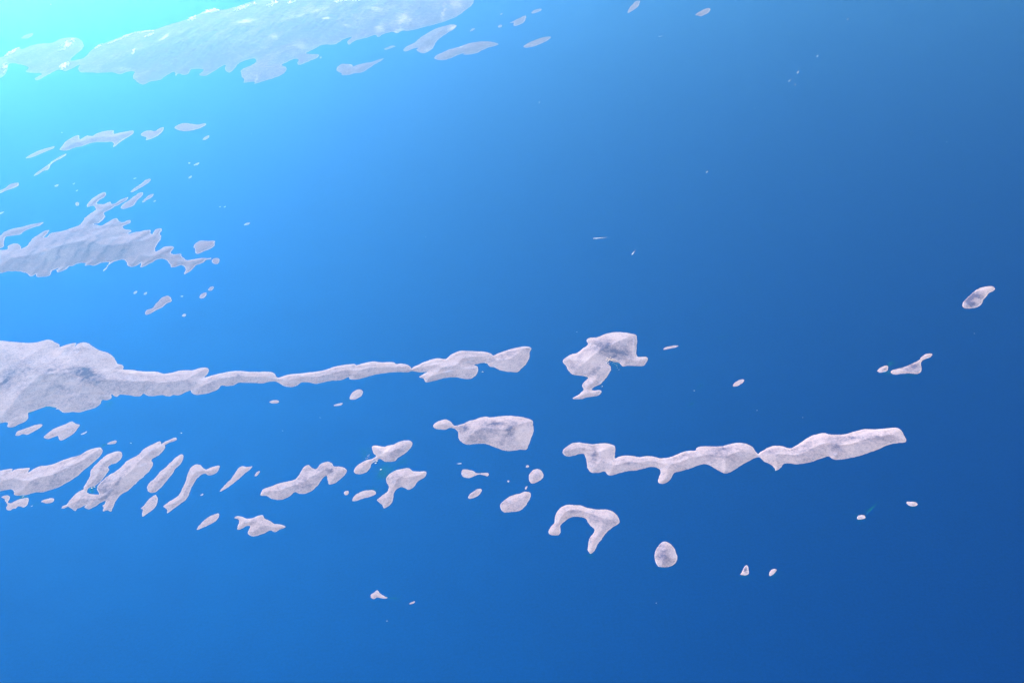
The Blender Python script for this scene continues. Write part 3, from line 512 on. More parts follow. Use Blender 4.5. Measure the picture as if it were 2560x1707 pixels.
# cover patches: centre, two half-axes, strength (positive = scrub and woods, negative = bare stone or fields)
COVER = np.array([
    (-7557, 14453, 356, -140, 41, -199, 1.0),
    (-7417, 14378, 157, -21, 62, -203, 0.7),
    (-8930, 14493, 148, 191, 146, -212, 0.9),
    (-8156, 14588, 106, 94, 66, -111, 0.8),
    (-7883, 15284, 55, 34, 22, -43, 0.7),
    (-7820, 14128, 232, -142, 8, -78, 0.5),
    (-8215, 15179, 352, -262, 7, -109, -0.5),
    (-6673, 14471, 572, -139, 9, -41, -0.6),
    (-7770, 14231, 320, -139, 12, -61, -0.5),
    (-8367, 14419, 257, -68, 17, -58, -0.4),
    (-6746, 14125, 408, -108, 56, -252, 0.3),
    (-5972, 13996, 326, 5, 65, -224, 0.3),
    (-7473, 13710, 361, -137, 33, -159, 0.35),
    (-8502, 14189, 156, -20, 61, -171, 0.3),
    (-8857, 14940, 413, -254, 38, -251, 0.2),
    (-4764, 14087, 42, -6, 9, -51, 0.8),
    (-3821, 13935, 67, -9, 3, -22, 0.7),
    (-3104, 13964, 120, 13, 3, -17, 0.7),
    (-2732, 13833, 83, -23, 1, -38, 0.9),
    (-106, 14106, 127, 61, 16, -96, 0.6),
    (-374, 13972, 73, 60, 22, -76, 0.3),
    (-815, 14260, 248, -71, -4, -71, 0.3),
    (-880, 12191, 105, -13, 0, -82, 1.0),
    (-402, 12109, 171, 75, 31, -157, 0.7),
    (-324, 12216, 179, -22, -2, -59, 0.6),
    (-106, 12049, 70, -39, -41, -185, 1.0),
    (-251, 11770, 40, -28, -35, -122, 0.5),
    (64, 11891, 114, -46, -34, -198, -0.8),
    (-319, 12363, 331, -41, -1, -38, -0.4),
    (-659, 11933, 177, -22, -1, -91, 0.2),
    (1568, 14176, 200, -93, -34, -152, 0.9),
    (1666, 13904, 182, -84, -31, -135, 0.9),
    (1887, 13846, 96, -13, -21, -152, 0.8),
    (1139, 13863, 31, -39, -42, -91, 0.6),
    (984, 13607, 75, -92, -36, -78, 0.6),
    (1318, 13427, 99, 130, 16, -36, 0.9),
    (1887, 14336, 147, -21, -17, -130, -0.4),
    (1288, 13732, 140, -114, -41, -125, -0.35),
    (2002, 14203, 98, -14, -20, -143, 0.2),
    (1070, 11338, 64, -8, -20, -181, 1.0),
    (724, 11466, 86, -10, -8, -87, 0.6),
    (1284, 11443, 114, -14, -16, -129, -0.3),
    (2358, 11099, 129, 50, 5, -80, 0.6),
    (2964, 11156, 166, -20, -27, -125, 0.7),
    (3043, 11254, 88, 34, 1, -51, 0.6),
    (2512, 11018, 138, -16, -16, -82, -0.4),
    (2956, 10861, 54, -6, -16, -71, -0.5),
    (1596, 11105, 167, -20, -9, -62, 0.5),
    (1369, 11324, 56, -7, -24, -191, 0.3),
    (4847, 11255, 171, 2, -17, -64, 1.0),
    (4658, 11060, 95, -11, -45, -145, 0.7),
    (4076, 11044, 136, -16, -29, -103, 0.5),
    (3707, 11088, 82, -10, -27, -104, 0.6),
    (5319, 11176, 213, 3, -21, -74, 0.6),
    (5161, 11339, 215, 3, -9, -34, -0.8),
    (4441, 11326, 152, 57, -2, -27, -0.5),
    (5599, 11363, 137, -17, -12, -32, -0.4),
    (4246, 11197, 87, 74, 17, -69, 0.4),
    (4977, 11087, 175, 24, -18, -83, -0.3),
    (949, 10008, 93, -61, -29, -75, 0.8),
    (697, 10148, 117, -28, -7, -46, 0.5),
    (1102, 10066, 62, -63, -17, -31, -0.4),
    (853, 9619, 17, -11, -37, -96, 0.5),
    (1770, 9394, 50, -5, -11, -68, 0.8),
    (1720, 9245, 48, -31, -21, -46, 1.1),
    (1781, 9154, 74, -8, -10, -58, 0.6),
    (1841, 9283, 75, -8, -15, -84, 0.5),
    (8101, 14618, 125, 107, 3, -129, 1.8),
    (8255, 14752, 118, 101, 2, -121, 1.1),
    (8403, 14836, 53, -8, -38, -87, 0.5),
    (6443, 12861, 109, -15, -35, -93, 1.2),
    (6295, 12805, 73, -10, -11, -31, 0.6),
    (5987, 12868, 63, 25, -4, -32, 1.0),
    (-3277, 11244, 87, -10, 15, -116, 0.6),
    (-2881, 11408, 58, -7, 10, -97, 0.6),
    (-3163, 11127, 29, -3, 5, -42, 0.7),
    (-3888, 10476, 42, -5, 8, -48, 0.7),
    (-3063, 11494, 117, -14, 10, -87, 0.3),
    (-6351, 11534, 113, -87, -21, -198, 0.6),
    (-6196, 11349, 106, 52, 49, -93, 0.9),
    (-6112, 11612, 28, -27, -66, -243, 0.8),
    (-5883, 11736, 72, 160, 74, -85, -0.6),
    (-7432, 11647, 52, 27, 22, -38, 1.0),
    (-7131, 11881, 30, -26, -35, -227, 0.5),
    (-7051, 12092, 87, 90, 28, -42, -0.5),
    (-6943, 12271, 141, 86, 15, -27, 0.6),
    (-7148, 11668, 94, 48, 36, -64, 0.3),
    (-5743, 12230, 49, 82, 58, -77, 0.3),
    (-2197, 11932, 105, -26, 0, -23, -1.6),
    (-2090, 11767, 71, 124, 17, -23, -1.6),
    (-1890, 11721, 110, 87, 37, -91, 0.5),
    (-2136, 11673, 21, -2, 1, -18, 1.0),
    (-1919, 11166, 86, -10, 7, -126, 0.25),
    (-2004, 11166, 21, -2, 1, -25, 0.8),
    (182, 10965, 56, -6, -5, -82, 0.4),
    (-274, 10436, 54, -6, -2, -58, 0.4),
    (-706, 10721, 46, 41, 14, -31, 0.6),
    (2776, 8872, 19, -2, -8, -34, 1.6),
    (-10833, 33925, 87, 284, 55, -131, -2.2),
    (-8254, 34889, 250, 55, 50, -231, -1.6),
    (-5421, 34525, 96, 3, 13, -101, -3.0),
    (-2786, 33806, 205, 369, 93, -439, -0.9),
    (-2919, 32785, 160, 155, 35, -223, -0.8),
    (-3831, 35195, 173, -46, 12, -182, -1.0),
    (-960, 35068, 226, -61, 0, -387, -0.7),
    (-1441, 34371, 36, -42, -65, -941, -0.9),
    (-5913, 35556, 275, -73, 39, -330, -0.6),
    (-4713, 33705, 149, -38, 22, -242, -0.6),
    (-6950, 32831, 111, -27, 35, -231, -0.7),
    (-6000, 31835, 179, -43, 36, -275, -0.6),
    (-3509, 33107, 159, 158, 49, -283, -0.7),
    (-6241, 35135, 604, 428, 26, -128, -0.6),
    (-5678, 33539, 747, -189, 84, -717, 0.5),
    (-10468, 32267, 775, 911, 458, -1295, 0.4),
    (-8989, 31916, 732, -174, 227, -1098, 0.3),
    (-11361, 31040, 327, -75, 52, -190, -0.6),
    (-6934, 29087, 36, -32, 26, -359, -0.8),
    (-1102, 32634, 107, 174, 25, -145, -2.0),
    (-1902, 30618, 155, 139, 31, -219, -0.7),
    (-4185, 29780, 104, -74, 3, -96, -0.9),
    (-909, 30688, 61, -15, 0, -73, -1.4),
    (-8754, 20203, 488, 377, 33, -73, 0.7),
    (-7918, 19343, 246, 619, 31, -51, 0.7),
    (-8832, 19250, 86, 723, 40, -49, 0.8),
    (-9468, 19114, -28, 661, 41, -39, 0.8),
    (-9075, 19051, 47, 426, 40, -49, 0.6),
    (-8295, 19599, 331, 74, 26, -72, -0.5),
    (-8499, 18913, 56, 422, 39, -48, 0.6),
    (-8090, 18942, 5, 448, 33, -33, 0.6),
    (-6770, 18547, 166, -26, 43, -190, 0.5),
    (-10110, 19216, 30, 432, 54, -63, 0.7),
    (-9647, 18679, -18, 359, 41, -38, 0.6),
    (-7956, 19943, 299, 459, 44, -86, 0.5),
    (-9414, 19981, 418, 487, 78, -149, 0.5),
    (-9783, 19498, 90, 536, 42, -55, 0.5),
    (-9623, 18951, 171, -27, 115, -342, -0.5),
    (-8603, 20101, 169, 129, 28, -62, -0.5),
    (-10285, 25525, 193, 186, 78, -186, -0.3),
    (-11249, 25353, 124, 123, 100, -221, 0.4),
    (-10848, 25275, 125, 122, 32, -73, -0.5),
], float)
SHOALS = [
    (-2032, 11390, 151, 91, 65, -181, 0.36),
    (-2096, 11270, 129, -15, 12, -190, 0.33),
    (-2188, 10950, 85, -10, 7, -102, 0.23),
    (-2395, 11826, 134, -16, 14, -180, 0.2),
    (-1794, 11534, 136, 134, 37, -75, 0.23),
    (6132, 12989, 128, 110, 8, -60, 0.39),
    (6027, 12766, 109, -14, -29, -82, 0.26),
    (6343, 12660, 192, -25, -23, -61, 0.16),
    (4734, 9793, 175, 142, 7, -26, 0.49),
    (4526, 9641, 119, -13, -32, -97, 0.2),
    (5302, 9822, 120, -13, -37, -99, 0.2),
    (-1792, 8874, 137, -32, -1, -25, 0.39),
    (2758, 12368, 70, 29, 1, -46, 0.39),
    (2984, 12814, 95, 40, 1, -72, 0.2),
    (2517, 13621, 82, 13, -2, -32, 0.16),
    (3644, 14135, 184, 19, -5, -40, 0.2),
    (3563, 15125, 124, 21, -3, -25, 0.23),
    (-657, 10306, 80, 11, 3, -27, 0.29),
    (-6616, 12492, 71, 73, 25, -39, 0.39),
    (-6836, 13576, 95, 105, 75, -122, 0.23),
    (-7521, 11406, 100, 1, 36, -86, 0.39),
    (-6498, 11446, 28, 93, 78, -76, 0.45),
    (-7270, 11225, 62, 44, 18, -28, 0.33),
    (1719, 13563, 119, -54, -31, -130, 0.23),
    (819, 9349, 76, -8, -7, -68, 0.23),
    (1788, 9053, 164, 20, -3, -65, 0.13),
    (2752, 8787, 94, -10, -16, -68, 0.16),
    (3115, 8761, 89, 49, 13, -76, 0.16),
    (-8156, 13537, 75, 43, 44, -78, 0.33),
    (-7867, 13629, 151, -19, 18, -54, 0.33),
    (-2784, 13153, 63, 56, 12, -28, 0.2),
    (-4440, 31886, 200, 64, 32, -220, 0.2),
    (575, 32413, 293, 442, 16, -123, 0.29),
    (1372, 33383, 133, 243, 15, -103, 0.26),
    (6578, 31896, 158, 191, -2, -100, 0.26),
    (-13819, 32848, 177, 603, 155, -314, 0.26),
    (3652, 10717, 81, -9, -21, -80, 0.16),
    (-9034, 20327, 162, -54, 17, -65, 0.26),
    (-8390, 20117, 51, -8, 44, -161, 0.2),
    (-201, 11564, 130, -16, -1, -26, 0.1),
]
BOATS = [
    (1831, 17953, -1.0, -0.003, 302, 30, 'white motor boat with the longest foam wake, in the open middle water'),
    (2501, 17182, -0.481, -0.877, 209, 22, 'white motor boat with a short slanted wake, right of the longest wake'),
    (4675, 20573, -0.488, -0.873, 141, 30, 'bright boat with a stub wake in open blue water, upper right of the longest wake'),
    (5194, 30162, -0.945, -0.327, 202, 22, 'small boat trailing a thin wake below the pointed oval islet at the top'),
    (10993, 30331, -0.529, -0.849, 253, 22, 'white boat highest in the string of small boats at upper right'),
    (9177, 27357, -0.529, -0.848, 215, 22, 'white boat second from the top in the string of small boats at upper right'),
    (8320, 26216, -0.377, -0.926, 288, 22, 'white boat uppermost of the three-boat cluster at upper right'),
    (7914, 25658, -0.562, -0.827, 293, 14, 'white boat leftmost of the three-boat cluster, with a faint wake'),
    (8037, 25388, -0.022, -1.0, 118, 22, 'white boat lowest of the three-boat cluster at upper right'),
    (13882, 27637, -0.395, -0.919, 0, 30, 'bright lone boat near the top right corner'),
    (7503, 29533, 0.971, -0.241, 0, 14, 'dot-like boat left of the string of small boats at upper right'),
    (10367, 21182, 0.598, -0.801, 0, 14, 'faint boat alone in the deep blue water at right'),
    (6616, 24011, 0.624, -0.781, 0, 14, 'faint boat below the three-boat cluster'),
    (1219, 25551, -0.18, -0.984, 148, 22, 'small boat alone in the upper middle open water'),
    (1416, 13000, 0.982, 0.189, 0, 22, 'white boat moored beside the crooked foot of the blocky wooded island'),
    (2865, 12697, 0.898, -0.44, 0, 22, 'white boat anchored below the splinter islet, left of the grain islet'),
    (3728, 12081, 0.958, -0.285, 0, 14, 'faint boat between the grain islet and the winding island'),
    (1157, 14632, 0.736, -0.677, 0, 14, 'faint boat off the upper left corner of the blocky wooded island'),
    (-2114, 11393, 0.947, 0.32, 0, 30, 'white yacht anchored between the sand-slope island and the mushroom island'),
    (-2203, 11546, 0.894, 0.448, 0, 30, 'large white yacht anchored tight off the beach at the pinched waist'),
    (-2187, 11593, 0.894, 0.449, 0, 30, 'white yacht moored nearest the beach at the pinched waist'),
    (-909, 11385, 0.999, -0.043, 72, 22, 'white boat heading right above the dumbbell islet'),
    (-533, 13662, 0.991, -0.132, 0, 30, 'small boat under the scalloped bay of the longest island'),
    (-477, 13914, 0.902, -0.433, 0, 30, "white boat berthed in the notch before the longest island's right end"),
    (-5410, 12645, 0.838, -0.546, 0, 22, 'white boat off the upper tip of the two-fingered island'),
    (-6181, 12491, 0.93, -0.367, 0, 22, 'small boat right of the little grey oval islet'),
    (-3756, 12504, 0.923, -0.384, 0, 14, 'faint boat in open water below the flat grey oval islet'),
    (-3189, 12764, 0.869, -0.495, 0, 14, 'faint boat in open water below the thin rock and egg islet'),
    (-16501, 39438, 0.965, -0.262, 0, 30, 'glittering boat alone in the bright top left water'),
    (-11732, 26125, 0.939, 0.344, 0, 22, 'pale boat above the hooked spur island'),
    (-1855, 8508, 0.946, -0.325, 0, 14, 'faint boat below the kite-shaped islet at the bottom'),
    (1557, 8455, 0.937, -0.348, 0, 14, 'faint boat alone below the round speckled island'),
    (4368, 11824, 0.899, -0.437, 0, 14, 'faint boat above the right part of the winding island'),
    (7796, 13652, 0.863, -0.505, 0, 14, 'faint boat below the dark-centred comma islet'),
    (-6385, 25004, 0.918, -0.397, 0, 14, 'faint boat in the hazy water right of the smooth whale-back islet'),
    (-1633, 18594, 0.218, 0.976, 0, 14, 'faint boat in the hazy middle open water'),
    (-6503, 11488, 0.994, -0.114, 0, 22, 'white boat sheltering between the two fingers of the two-fingered island'),
    (-6471, 11512, 0.994, -0.114, 0, 22, 'white boat by the inner finger shore of the two-fingered island'),
]
BAY_BOATS = [(1671, 13621), (1716, 13571), (1723, 13537), (1724, 13483), (1744, 13419), (1668, 13673), (1633, 13657), (1685, 13660), (1699, 13601)]
VB_BOATS = [(-2320, 11750), (-2339, 11726), (-2319, 11707), (-2341, 11677), (-2363, 11670)]
HOUSES = [(1644, 13770), (1588, 13756), (1605, 13725), (1626, 13723), (1639, 13703), (1663, 13699), (1691, 13706), (1604, 13687), (1568, 13717), (1678, 13723), (1598, 13615), (1710, 13693), (1743, 13665)]
TOWNS = [
    (-10367, 36061, 93, 264, 120, -318, 90, 'hazy white town at the upper shore of the coast, left of the larger one'),
    (-9875, 36764, 329, 174, 80, -306, 150, 'broad hazy white town along the upper shore of the coast'),
    (-8647, 36915, 380, 397, 87, -329, 170, 'bright white town on the upper shore near the top edge'),
    (-7645, 36914, 155, 273, 88, -317, 90, 'white town patch right of the bright top-edge town'),
    (-6948, 36997, 191, 228, 45, -191, 60, 'thin strip of white houses along the top edge'),
    (-5128, 36502, 251, 8, 33, -277, 110, 'white town cut by the top edge above the coast middle'),
    (-4422, 36444, 285, 202, 42, -272, 110, 'white town at the top edge right of the middle one'),
    (-14146, 34028, 119, 591, 164, -325, 170, 'white town on the upper shore of the low left land'),
    (-13509, 31835, 81, 262, 129, -259, 90, 'white town at the right end of the low left land'),
    (-15927, 33729, 129, 437, 81, -156, 110, 'white waterfront strip at the left edge of the low land'),
    (-15580, 32261, 97, -54, 217, -659, 70, 'scattered white houses down the left edge shore'),
    (-13000, 33694, 86, 233, 80, -178, 60, 'small white village at the left start of the coast'),
    (-12378, 34341, 312, 587, 48, -118, 90, 'white houses strung along the upper shore of the coast'),
    (-11726, 34827, 304, 111, 35, -115, 60, 'white houses on a small point of the upper shore'),
    (-11444, 34308, 123, 241, 54, -140, 40, 'inland white village just behind the small point'),
    (-11492, 32618, 46, -48, 57, -376, 30, 'narrow inland village of white houses on the coast left part'),
]
STRIKE = (0.224, 0.975)


def spline(P, step):
    """Closed centripetal Catmull-Rom through P, resampled about every step metres."""
    P = np.asarray(P, float)
    n = len(P)
    out = []
    for i in range(n):
        p0, p1, p2, p3 = P[i - 1], P[i], P[(i + 1) % n], P[(i + 2) % n]
        t = [0.0]
        for a, b in ((p0, p1), (p1, p2), (p2, p3)):
            t.append(t[-1] + max(np.linalg.norm(b - a), 1e-3) ** 0.5)
        k = max(1, int(round(np.linalg.norm(p2 - p1) / step)))
        for u in np.arange(k) / k:
            x = t[1] + (t[2] - t[1]) * u
            a1 = (t[1] - x) / (t[1] - t[0]) * p0 + (x - t[0]) / (t[1] - t[0]) * p1
            a2 = (t[2] - x) / (t[2] - t[1]) * p1 + (x - t[1]) / (t[2] - t[1]) * p2
            a3 = (t[3] - x) / (t[3] - t[2]) * p2 + (x - t[2]) / (t[3] - t[2]) * p3
            b1 = (t[2] - x) / (t[2] - t[0]) * a1 + (x - t[0]) / (t[2] - t[0]) * a2
            b2 = (t[3] - x) / (t[3] - t[1]) * a2 + (x - t[1]) / (t[3] - t[1]) * a3
            out.append((t[2] - x) / (t[2] - t[1]) * b1 + (x - t[1]) / (t[2] - t[1]) * b2)
    return np.array(out)


def coast_distance(Q, C):
    """Distance of each point of Q to the closed coast C and the direction to the nearest coast point."""
    sub = 4
    D = np.concatenate([C + (np.roll(C, -1, 0) - C) * (k / sub) for k in range(sub)])
    kd = KDTree(len(D))
    for k, (a, b) in enumerate(D.tolist()):
        kd.insert((a, b, 0), k)
    kd.balance()
    J = np.array([kd.find((a, b, 0))[1] for a, b in Q.tolist()], int)
    v = D[J] - Q
    dist = np.linalg.norm(v, axis=1)
    return dist, v / np.maximum(dist, 1e-6)[:, None]


def inside_rows(gx, gy, C):
    """Even-odd test of a grid whose rows share one y each."""
    A, B = C, np.roll(C, -1, 0)
    ins = np.zeros(gx.shape, bool)
    for r in range(gx.shape[0]):
        y = gy[r, 0]
        m = (A[:, 1] > y) != (B[:, 1] > y)
        if m.any():
            xs = np.sort(A[m, 0] + (y - A[m, 1]) / (B[m, 1] - A[m, 1]) * (B[m, 0] - A[m, 0]))
            ins[r] = np.searchsorted(xs, gx[r]) % 2 == 1
    return ins


def cover_at(x, y):
    n1, n2 = fbm(x, y, 210, 5, 5), fbm(x, y, 210, 5, 9)
    n3 = fbm(x, y, 75, 4, 31)
    v = np.zeros(len(x))
    for ox, oy, ax, ay, bx, by, s in COVER:
        det = ax * by - ay * bx
        wp = 0.45 * min(math.sqrt(abs(det)), 260.0)
        dx, dy = x + wp * n1 - ox, y + wp * n2 - oy
        p = (dx * by - dy * bx) / det
        q = (ax * dy - ay * dx) / det
        r2 = p * p + q * q
        v += s * np.exp(-0.9 * r2) * (1.0 + 0.75 * n3)
    return v


INNER = (16, 49)     # outlines before these: wooded coast and its islets, then the inner islands; islets and islands darkened to imitate haze
GROUND = []          # terrain points for standing houses on
rng = np.random.default_rng(11)
sx, sy = STRIKE


def build_island(idx, name, label, hmax, pts, rough_coast, ridges):
    pts = np.array(pts, float).reshape(-1, 2)
    cx, cy = pts.mean(0)
    D = math.sqrt(cx * cx + cy * cy + ALT * ALT)
    s = 0.68 * D / 963.0                     # triangle edge: fine where near, coarser far off
    ext = pts.max(0) - pts.min(0)
    s = min(s, max(3.0, ext.min() / 5))
    C = spline(pts, s)
    # natural wobble of the coastline
    nx = np.roll(C, -1, 0) - np.roll(C, 1, 0)
    nx = np.stack([nx[:, 1], -nx[:, 0]], 1) / np.maximum(np.linalg.norm(nx, axis=1), 1e-6)[:, None]
    amp = min(s * 0.55, ext.min() * 0.05) * rough_coast
    C = C + nx * (amp * fbm(C[:, 0], C[:, 1], s * 5, 3, idx))[:, None]
    lo, hi = C.min(0), C.max(0)
    gx, gy = np.meshgrid(np.arange(lo[0], hi[0], s), np.arange(lo[1], hi[1], s * 0.866))
    gx = gx + (np.arange(gx.shape[0]) % 2)[:, None] * s * 0.5
    ins = inside_rows(gx, gy, C).ravel()
    Q = np.stack([gx.ravel(), gy.ravel()], 1)[ins]
    Q = Q + (rng.random(Q.shape) - 0.5) * s * 0.45
    dist, _ = coast_distance(Q, C)
    Q = Q[dist > 0.5 * s]
    o = np.array([cx, cy])
    V = [Vector(p) for p in np.vstack([C, Q]) - o]
    nC = len(C)
    v2, _, f2, _, _, _ = delaunay_2d_cdt(V, [], [list(range(nC))], 1, 1e-3)
    XY = np.array([(p.x, p.y) for p in v2]) + o
    F = np.array([f for f in f2 if len(f) == 3])
    d, dr = coast_distance(XY, C)
    d[d < 0.02 * s] = 0.0
    x, y = XY[:, 0], XY[:, 1]
    # relief: rises from the shore, ridges along the rock strike, gullies across it
    dm = max(d.max(), 1.0)
    A = min(hmax, 0.20 * dm)
    Lh = max(A / 0.08, 1.0)
    along, across = x * sx + y * sy, -x * sy + y * sx
    big = fbm(along * 0.35, across, 420, 4, idx + 3)
    gul = fbm(x, y, 170, 4, idx + 40)
    rise = 1 - np.exp(-d / Lh)
    if ridges:
        # land falls from its ridge lines to the shore
        dr2 = np.full(len(x), 1e9)
        for rg in ridges:
            rp = np.array(rg, float).reshape(-1, 2)
            dense = np.concatenate([a + (b - a) * np.linspace(0, 1, max(2, int(np.linalg.norm(b - a) / (0.5 * s))))[:, None] for a, b in zip(rp[:-1], rp[1:])])
            dense = dense + 1.2 * s * np.stack([fbm(dense[:, 0], dense[:, 1], 9 * s, 3, 21), fbm(dense[:, 0], dense[:, 1], 9 * s, 3, 22)], 1)
            kd = KDTree(len(dense))
            for k, (a, b) in enumerate(dense.tolist()):
                kd.insert((a, b, 0), k)
            kd.balance()
            dr2 = np.minimum(dr2, [kd.find((a, b, 0))[2] for a, b in XY.tolist()])
        wid = d + dr2 + 1.5 * s
        Hr = np.minimum(hmax, 0.145 * np.percentile(wid, 60)) * np.clip(wid / np.percentile(wid, 60), 0.5, 2.3) ** 0.9
        z = Hr * (d / wid) ** 0.9 * (1 + 0.16 * big + 0.10 * gul)
        z = 0.26 * d * (1 - np.exp(-z / np.maximum(0.26 * d, 0.1)))
    else:
        z = A * rise * (0.85 + 0.22 * big) + A * 0.07 * gul * np.clip(d / (4 * s), 0, 1) * rise ** 0.5
    z = np.maximum(z, 0.0) * np.clip(d / (1.5 * s), 0, 1) + np.minimum(d, 2 * s) * 0.035 - 0.4
    GROUND.append((XY, z))
    cov = cover_at(x, y)
    cov = cov + 0.24 * fbm(along * 0.4, across, 330, 4, idx + 80) + 0.18 * fbm(x, y, 90, 3, idx + 90)
    # pale rock rim, broader on the exposed south-eastern shores
    expo = np.clip(dr[:, 0] * 0.75 - dr[:, 1] * 0.66, 0, 1)
    rim = s * (0.30 + 1.5 * expo ** 1.5 + 0.85 * fbm(x, y, s * 11, 3, idx + 7))
    rim = np.minimum(rim, 0.42 * dm)
    fd = d[F].mean(1)
    fr = rim[F].mean(1)
    on_rim = (fd < fr) | (d[F].min(1) == 0.0)
    root = empty(name, (cx, cy, 0))
    cat = {'mainland': 'coast', 'peninsula': 'peninsula', 'island': 'island', 'islet': 'islet', 'sea_rock': 'rock'}[name]
    grp = {'island': 'islands of the archipelago', 'islet': 'islets between the larger islands', 'sea_rock': 'small rocks standing in the sea'}.get(name)
    tag(root, label, cat, grp)
    xyz = np.column_stack([x - cx, y - cy, z])
    for part, sel, mat in (('land', ~on_rim, m_coast_land if idx < INNER[0] else m_hazed_karst if idx < INNER[1] else m_land), ('shoreline', on_rim, m_coast_shore if idx < INNER[0] else m_shore)):
        f = F[sel]
        if len(f) == 0:
            continue
        used, inv = np.unique(f, return_inverse=True)
        mesh_obj(part, xyz[used], inv.reshape(f.shape), mat, root, True, {'cover': cov[used]})
    return root


for i, (nm, lb, hm, rc, ps, rg) in enumerate(OUTLINES):
    build_island(i, nm, lb, hm, ps, rc, rg)


def ground_z(x, y):
    best, bz = 1e18, 0.0
    for XY, z in GROUND:
        d2 = (XY[:, 0] - x) ** 2 + (XY[:, 1] - y) ** 2
        j = d2.argmin()
        if d2[j] < best:
            best, bz = d2[j], z[j]
    return float(bz)


# ---------------------------------------------------------------- shallow turquoise water over reefs and spits
for k, (ox, oy, ax, ay, bx, by, st) in enumerate(SHOALS):
    ring, seg = 7, 40
    vv, ff, aa = [(0, 0, 0)], [], [st]
    for r in range(1, ring + 1):
        for q in range(seg):
            th = 2 * math.pi * q / seg
            w = r / ring * (1 + 0.22 * math.sin(3 * th + k) + 0.13 * math.sin(5 * th + 2 * k))
            vv.append((ax * w * math.cos(th) + bx * w * math.sin(th), ay * w * math.cos(th) + by * w * math.sin(th), 0))
            aa.append(st * (math.cos(math.pi * r / ring) * 0.5 + 0.5))
    for q in range(seg):
        ff.append((0, 1 + q, 1 + (q + 1) % seg))
        for r in range(ring - 1):
            a, b = 1 + r * seg + q, 1 + r * seg + (q + 1) % seg
            ff.append((a, a + seg, b + seg, b))
    if ax * by - ay * bx < 0:
        ff = [tuple(reversed(f)) for f in ff]
    o = mesh_obj('shallow_water', vv, ff, m_shoal, None, True, {'shallow': aa})
    o.location = (ox, oy, 0.05 + 0.004 * k)
    o['kind'] = 'structure'


# ---------------------------------------------------------------- boats
def hull_mesh(L):
    W, H = L * 0.26, L * 0.12
    vv, ff = [], []
    sec = [(-0.5, 0.85), (-0.2, 1.0), (0.15, 0.92), (0.35, 0.6), (0.5, 0.04)]
    for t, w in sec:
        h = H * (1 + 0.35 * max(0, t))
        for yy, zz in ((-w, h), (-w * 0.7, -0.3), (w * 0.7, -0.3), (w, h)):
            vv.append((t * L, yy * W / 2, zz))
    for i in range(4):
        for j in range(4):
            a, b = i * 4 + j, i * 4 + (j + 1) % 4
            ff.append((a, a + 4, b + 4, b))
    ff += [(3, 2, 1, 0), (16, 17, 18, 19)]
    return vv, ff


def cabin_mesh(L):
    W, H, b = L * 0.17, L * 0.10, L * 0.12
    vv = [(x * L, y * W / 2 * k, z) for z, k, x0, x1 in ((b, 1, -0.3, 0.2), (b + H, 0.8, -0.25, 0.08)) for x, y in ((x0, -1), (x1, -1), (x1, 1), (x0, 1))]
    return vv, [(0, 3, 2, 1), (4, 5, 6, 7), (0, 1, 5, 4), (1, 2, 6, 5), (2, 3, 7, 6), (3, 0, 4, 7)]


def make_boat(x, y, hx, hy, L, label, group, wake=0.0):
    r = empty('boat', (x, y, 0.6))
    r.rotation_euler.z = math.atan2(hy, hx)
    tag(r, label, 'boat', group)
    vv, ff = hull_mesh(L)
    mesh_obj('hull', vv, ff, m_white, r)
    vv, ff = cabin_mesh(L)
    mesh_obj('cabin', vv, ff, m_cabin, r)
    if wake:
        n, vv, ff, aa = 14, [], [], []
        for i in range(n + 1):
            u = i / n
            w = L * (0.20 + 0.30 * u) * (1 if wake > 200 else 0.8)
            for q, e in ((-1, 0.25), (0, 1), (1, 0.25)):
                vv.append((-0.3 * L - u * wake, q * w, -0.2))
                aa.append(e * 1.5 * (1 - u) ** 1.6)
        for i in range(n):
            for q in range(2):
                a = i * 3 + q
                ff.append((a, a + 1, a + 4, a + 3))
        mesh_obj('wake', vv, ff, m_foam, r, True, {'foam': aa})
    return r


def copy_tree(o):
    c = o.copy()
    COL.objects.link(c)
    for ch in list(o.children):
        d = ch.copy()
        COL.objects.link(d)
        d.parent = c
    return c


for x, y, hx, hy, wk, L, lb in BOATS:
    make_boat(x, y, hx, hy, L, lb, 'boats on the open water', wk)


def moor(spots, label, group, L):
    first = None
    for k, (x, y) in enumerate(spots):
        a = 2.4 * k + 0.7
        b = make_boat(x, y, math.cos(a), math.sin(a), L, label, group) if first is None else copy_tree(first)
        first = first or b
        b.location = (x, y, 0.6)
        b.rotation_euler.z = a


moor(BAY_BOATS, 'small white boat lying in the bay of the blocky wooded island', 'boats in the bay', 14)
moor(VB_BOATS, 'small pale boat anchored in the cove left of the pinched waist', 'boats in the cove', 15)
moor([(-7530, 11414), (-7514, 11420)], 'small white boat between the big leaf island and the crumpled hook islet', 'boats in the channel', 15)


# ---------------------------------------------------------------- houses round the bay
def house_parts(w, l, h):
    a, b = w / 2, l / 2
    walls = ([(-a, -b, -3), (a, -b, -3), (a, b, -3), (-a, b, -3), (-a, -b, h), (a, -b, h), (a, b, h), (-a, b, h), (0, -b, h + a * 0.6), (0, b, h + a * 0.6)],
             [(0, 1, 5, 8, 4), (1, 2, 6, 5), (2, 3, 7, 9, 6), (3, 0, 4, 7)])
    e, t = 0.5, h + a * 0.6 + 0.15
    roof = ([(-a - e, -b - e, h - 0.2), (0, -b - e, t), (a + e, -b - e, h - 0.2), (-a - e, b + e, h - 0.2), (0, b + e, t), (a + e, b + e, h - 0.2)],
            [(0, 1, 4, 3), (1, 2, 5, 4), (0, 2, 1), (3, 4, 5), (0, 3, 5, 2)])
    return walls, roof


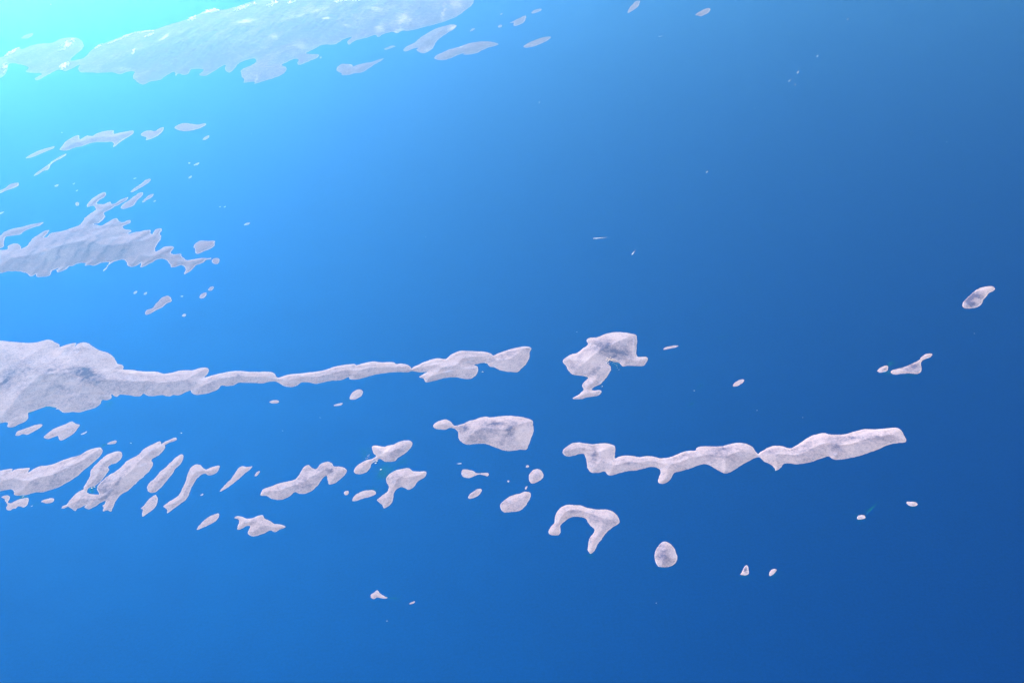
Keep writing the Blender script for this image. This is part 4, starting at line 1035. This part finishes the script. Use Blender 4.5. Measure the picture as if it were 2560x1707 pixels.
h0 = None
for k, (x, y) in enumerate(HOUSES):
    if h0 is None:
        h0 = empty('house', (x, y, 0))
        tag(h0, 'small white house on the bay shore of the blocky wooded island', 'house', 'houses round the bay')
        (v1, f1), (v2_, f2_) = house_parts(11, 15, 6)
        mesh_obj('wall', v1, f1, m_wall, h0)
        mesh_obj('roof', v2_, f2_, m_roof, h0)
        h = h0
    else:
        h = copy_tree(h0)
    h.location = (x, y, ground_z(x, y) + 0.5)
    h.rotation_euler.z = 0.5 * math.sin(k * 1.9)

# ---------------------------------------------------------------- towns on the far coast (uncountable from here)
for tx, ty, ax, ay, bx, by, n, lb in TOWNS:
    vv, ff = [], []
    near = min(GROUND[:2], key=lambda g: ((g[0][:, 0] - tx) ** 2 + (g[0][:, 1] - ty) ** 2).min())
    for k in range(int(n * 0.75)):
        rr, th = random.random() ** 0.7, random.random() * 2 * math.pi
        p, q = rr * math.cos(th), rr * math.sin(th)
        if vnoise(np.array([p * 3.0 + tx]), np.array([q * 3.0 + ty]), 3)[0] < 0.33:
            continue
        x, y = tx + ax * p + bx * q, ty + ay * p + by * q
        d2 = (near[0][:, 0] - x) ** 2 + (near[0][:, 1] - y) ** 2
        j = d2.argmin()
        if d2[j] > 60 ** 2:
            continue
        (w1, g1), (w2, g2) = house_parts(random.uniform(18, 34), random.uniform(24, 52), random.uniform(7, 16))
        a = random.choice((0.2, 1.77)) + random.uniform(-0.2, 0.2)
        ca, sa = math.cos(a), math.sin(a)
        for vs_, fs_ in ((w1, g1), (w2, g2)):
            b0 = len(vv)
            vv += [(x - tx + u * ca - v * sa, y - ty + u * sa + v * ca, float(near[1][j]) + w) for u, v, w in vs_]
            ff += [tuple(i + b0 for i in f) for f in fs_]
    if vv:
        o = mesh_obj('town', vv, ff, m_wall)
        o.location = (tx, ty, 0)
        o['kind'] = 'stuff'
        tag(o, lb, 'town')

# ---------------------------------------------------------------- the air
m_haze, nt, out = new_mat('haze_air')
pv = N(nt, 'ShaderNodeVolumePrincipled')
pv.inputs['Color'].default_value = HAZE_COLOR + (1,)
pv.inputs['Absorption Color'].default_value = (1, 1, 1, 1)
pv.inputs['Density'].default_value = HAZE_DENSITY
pv.inputs['Anisotropy'].default_value = HAZE_ANISO
nt.links.new(pv.outputs[0], out.inputs['Volume'])
x0, x1, y0, y1, z0, z1 = -S - 500, S + 500, -S + 29500, S + 30500, -5.0, ALT + 60
hz = mesh_obj('haze', [(x0, y0, z0), (x1, y0, z0), (x1, y1, z0), (x0, y1, z0), (x0, y0, z1), (x1, y0, z1), (x1, y1, z1), (x0, y1, z1)],
              [(0, 3, 2, 1), (4, 5, 6, 7), (0, 1, 5, 4), (1, 2, 6, 5), (2, 3, 7, 6), (3, 0, 4, 7)], m_haze)
hz['kind'] = 'stuff'
hz['label'] = 'pale blue haze in the air over the sea'
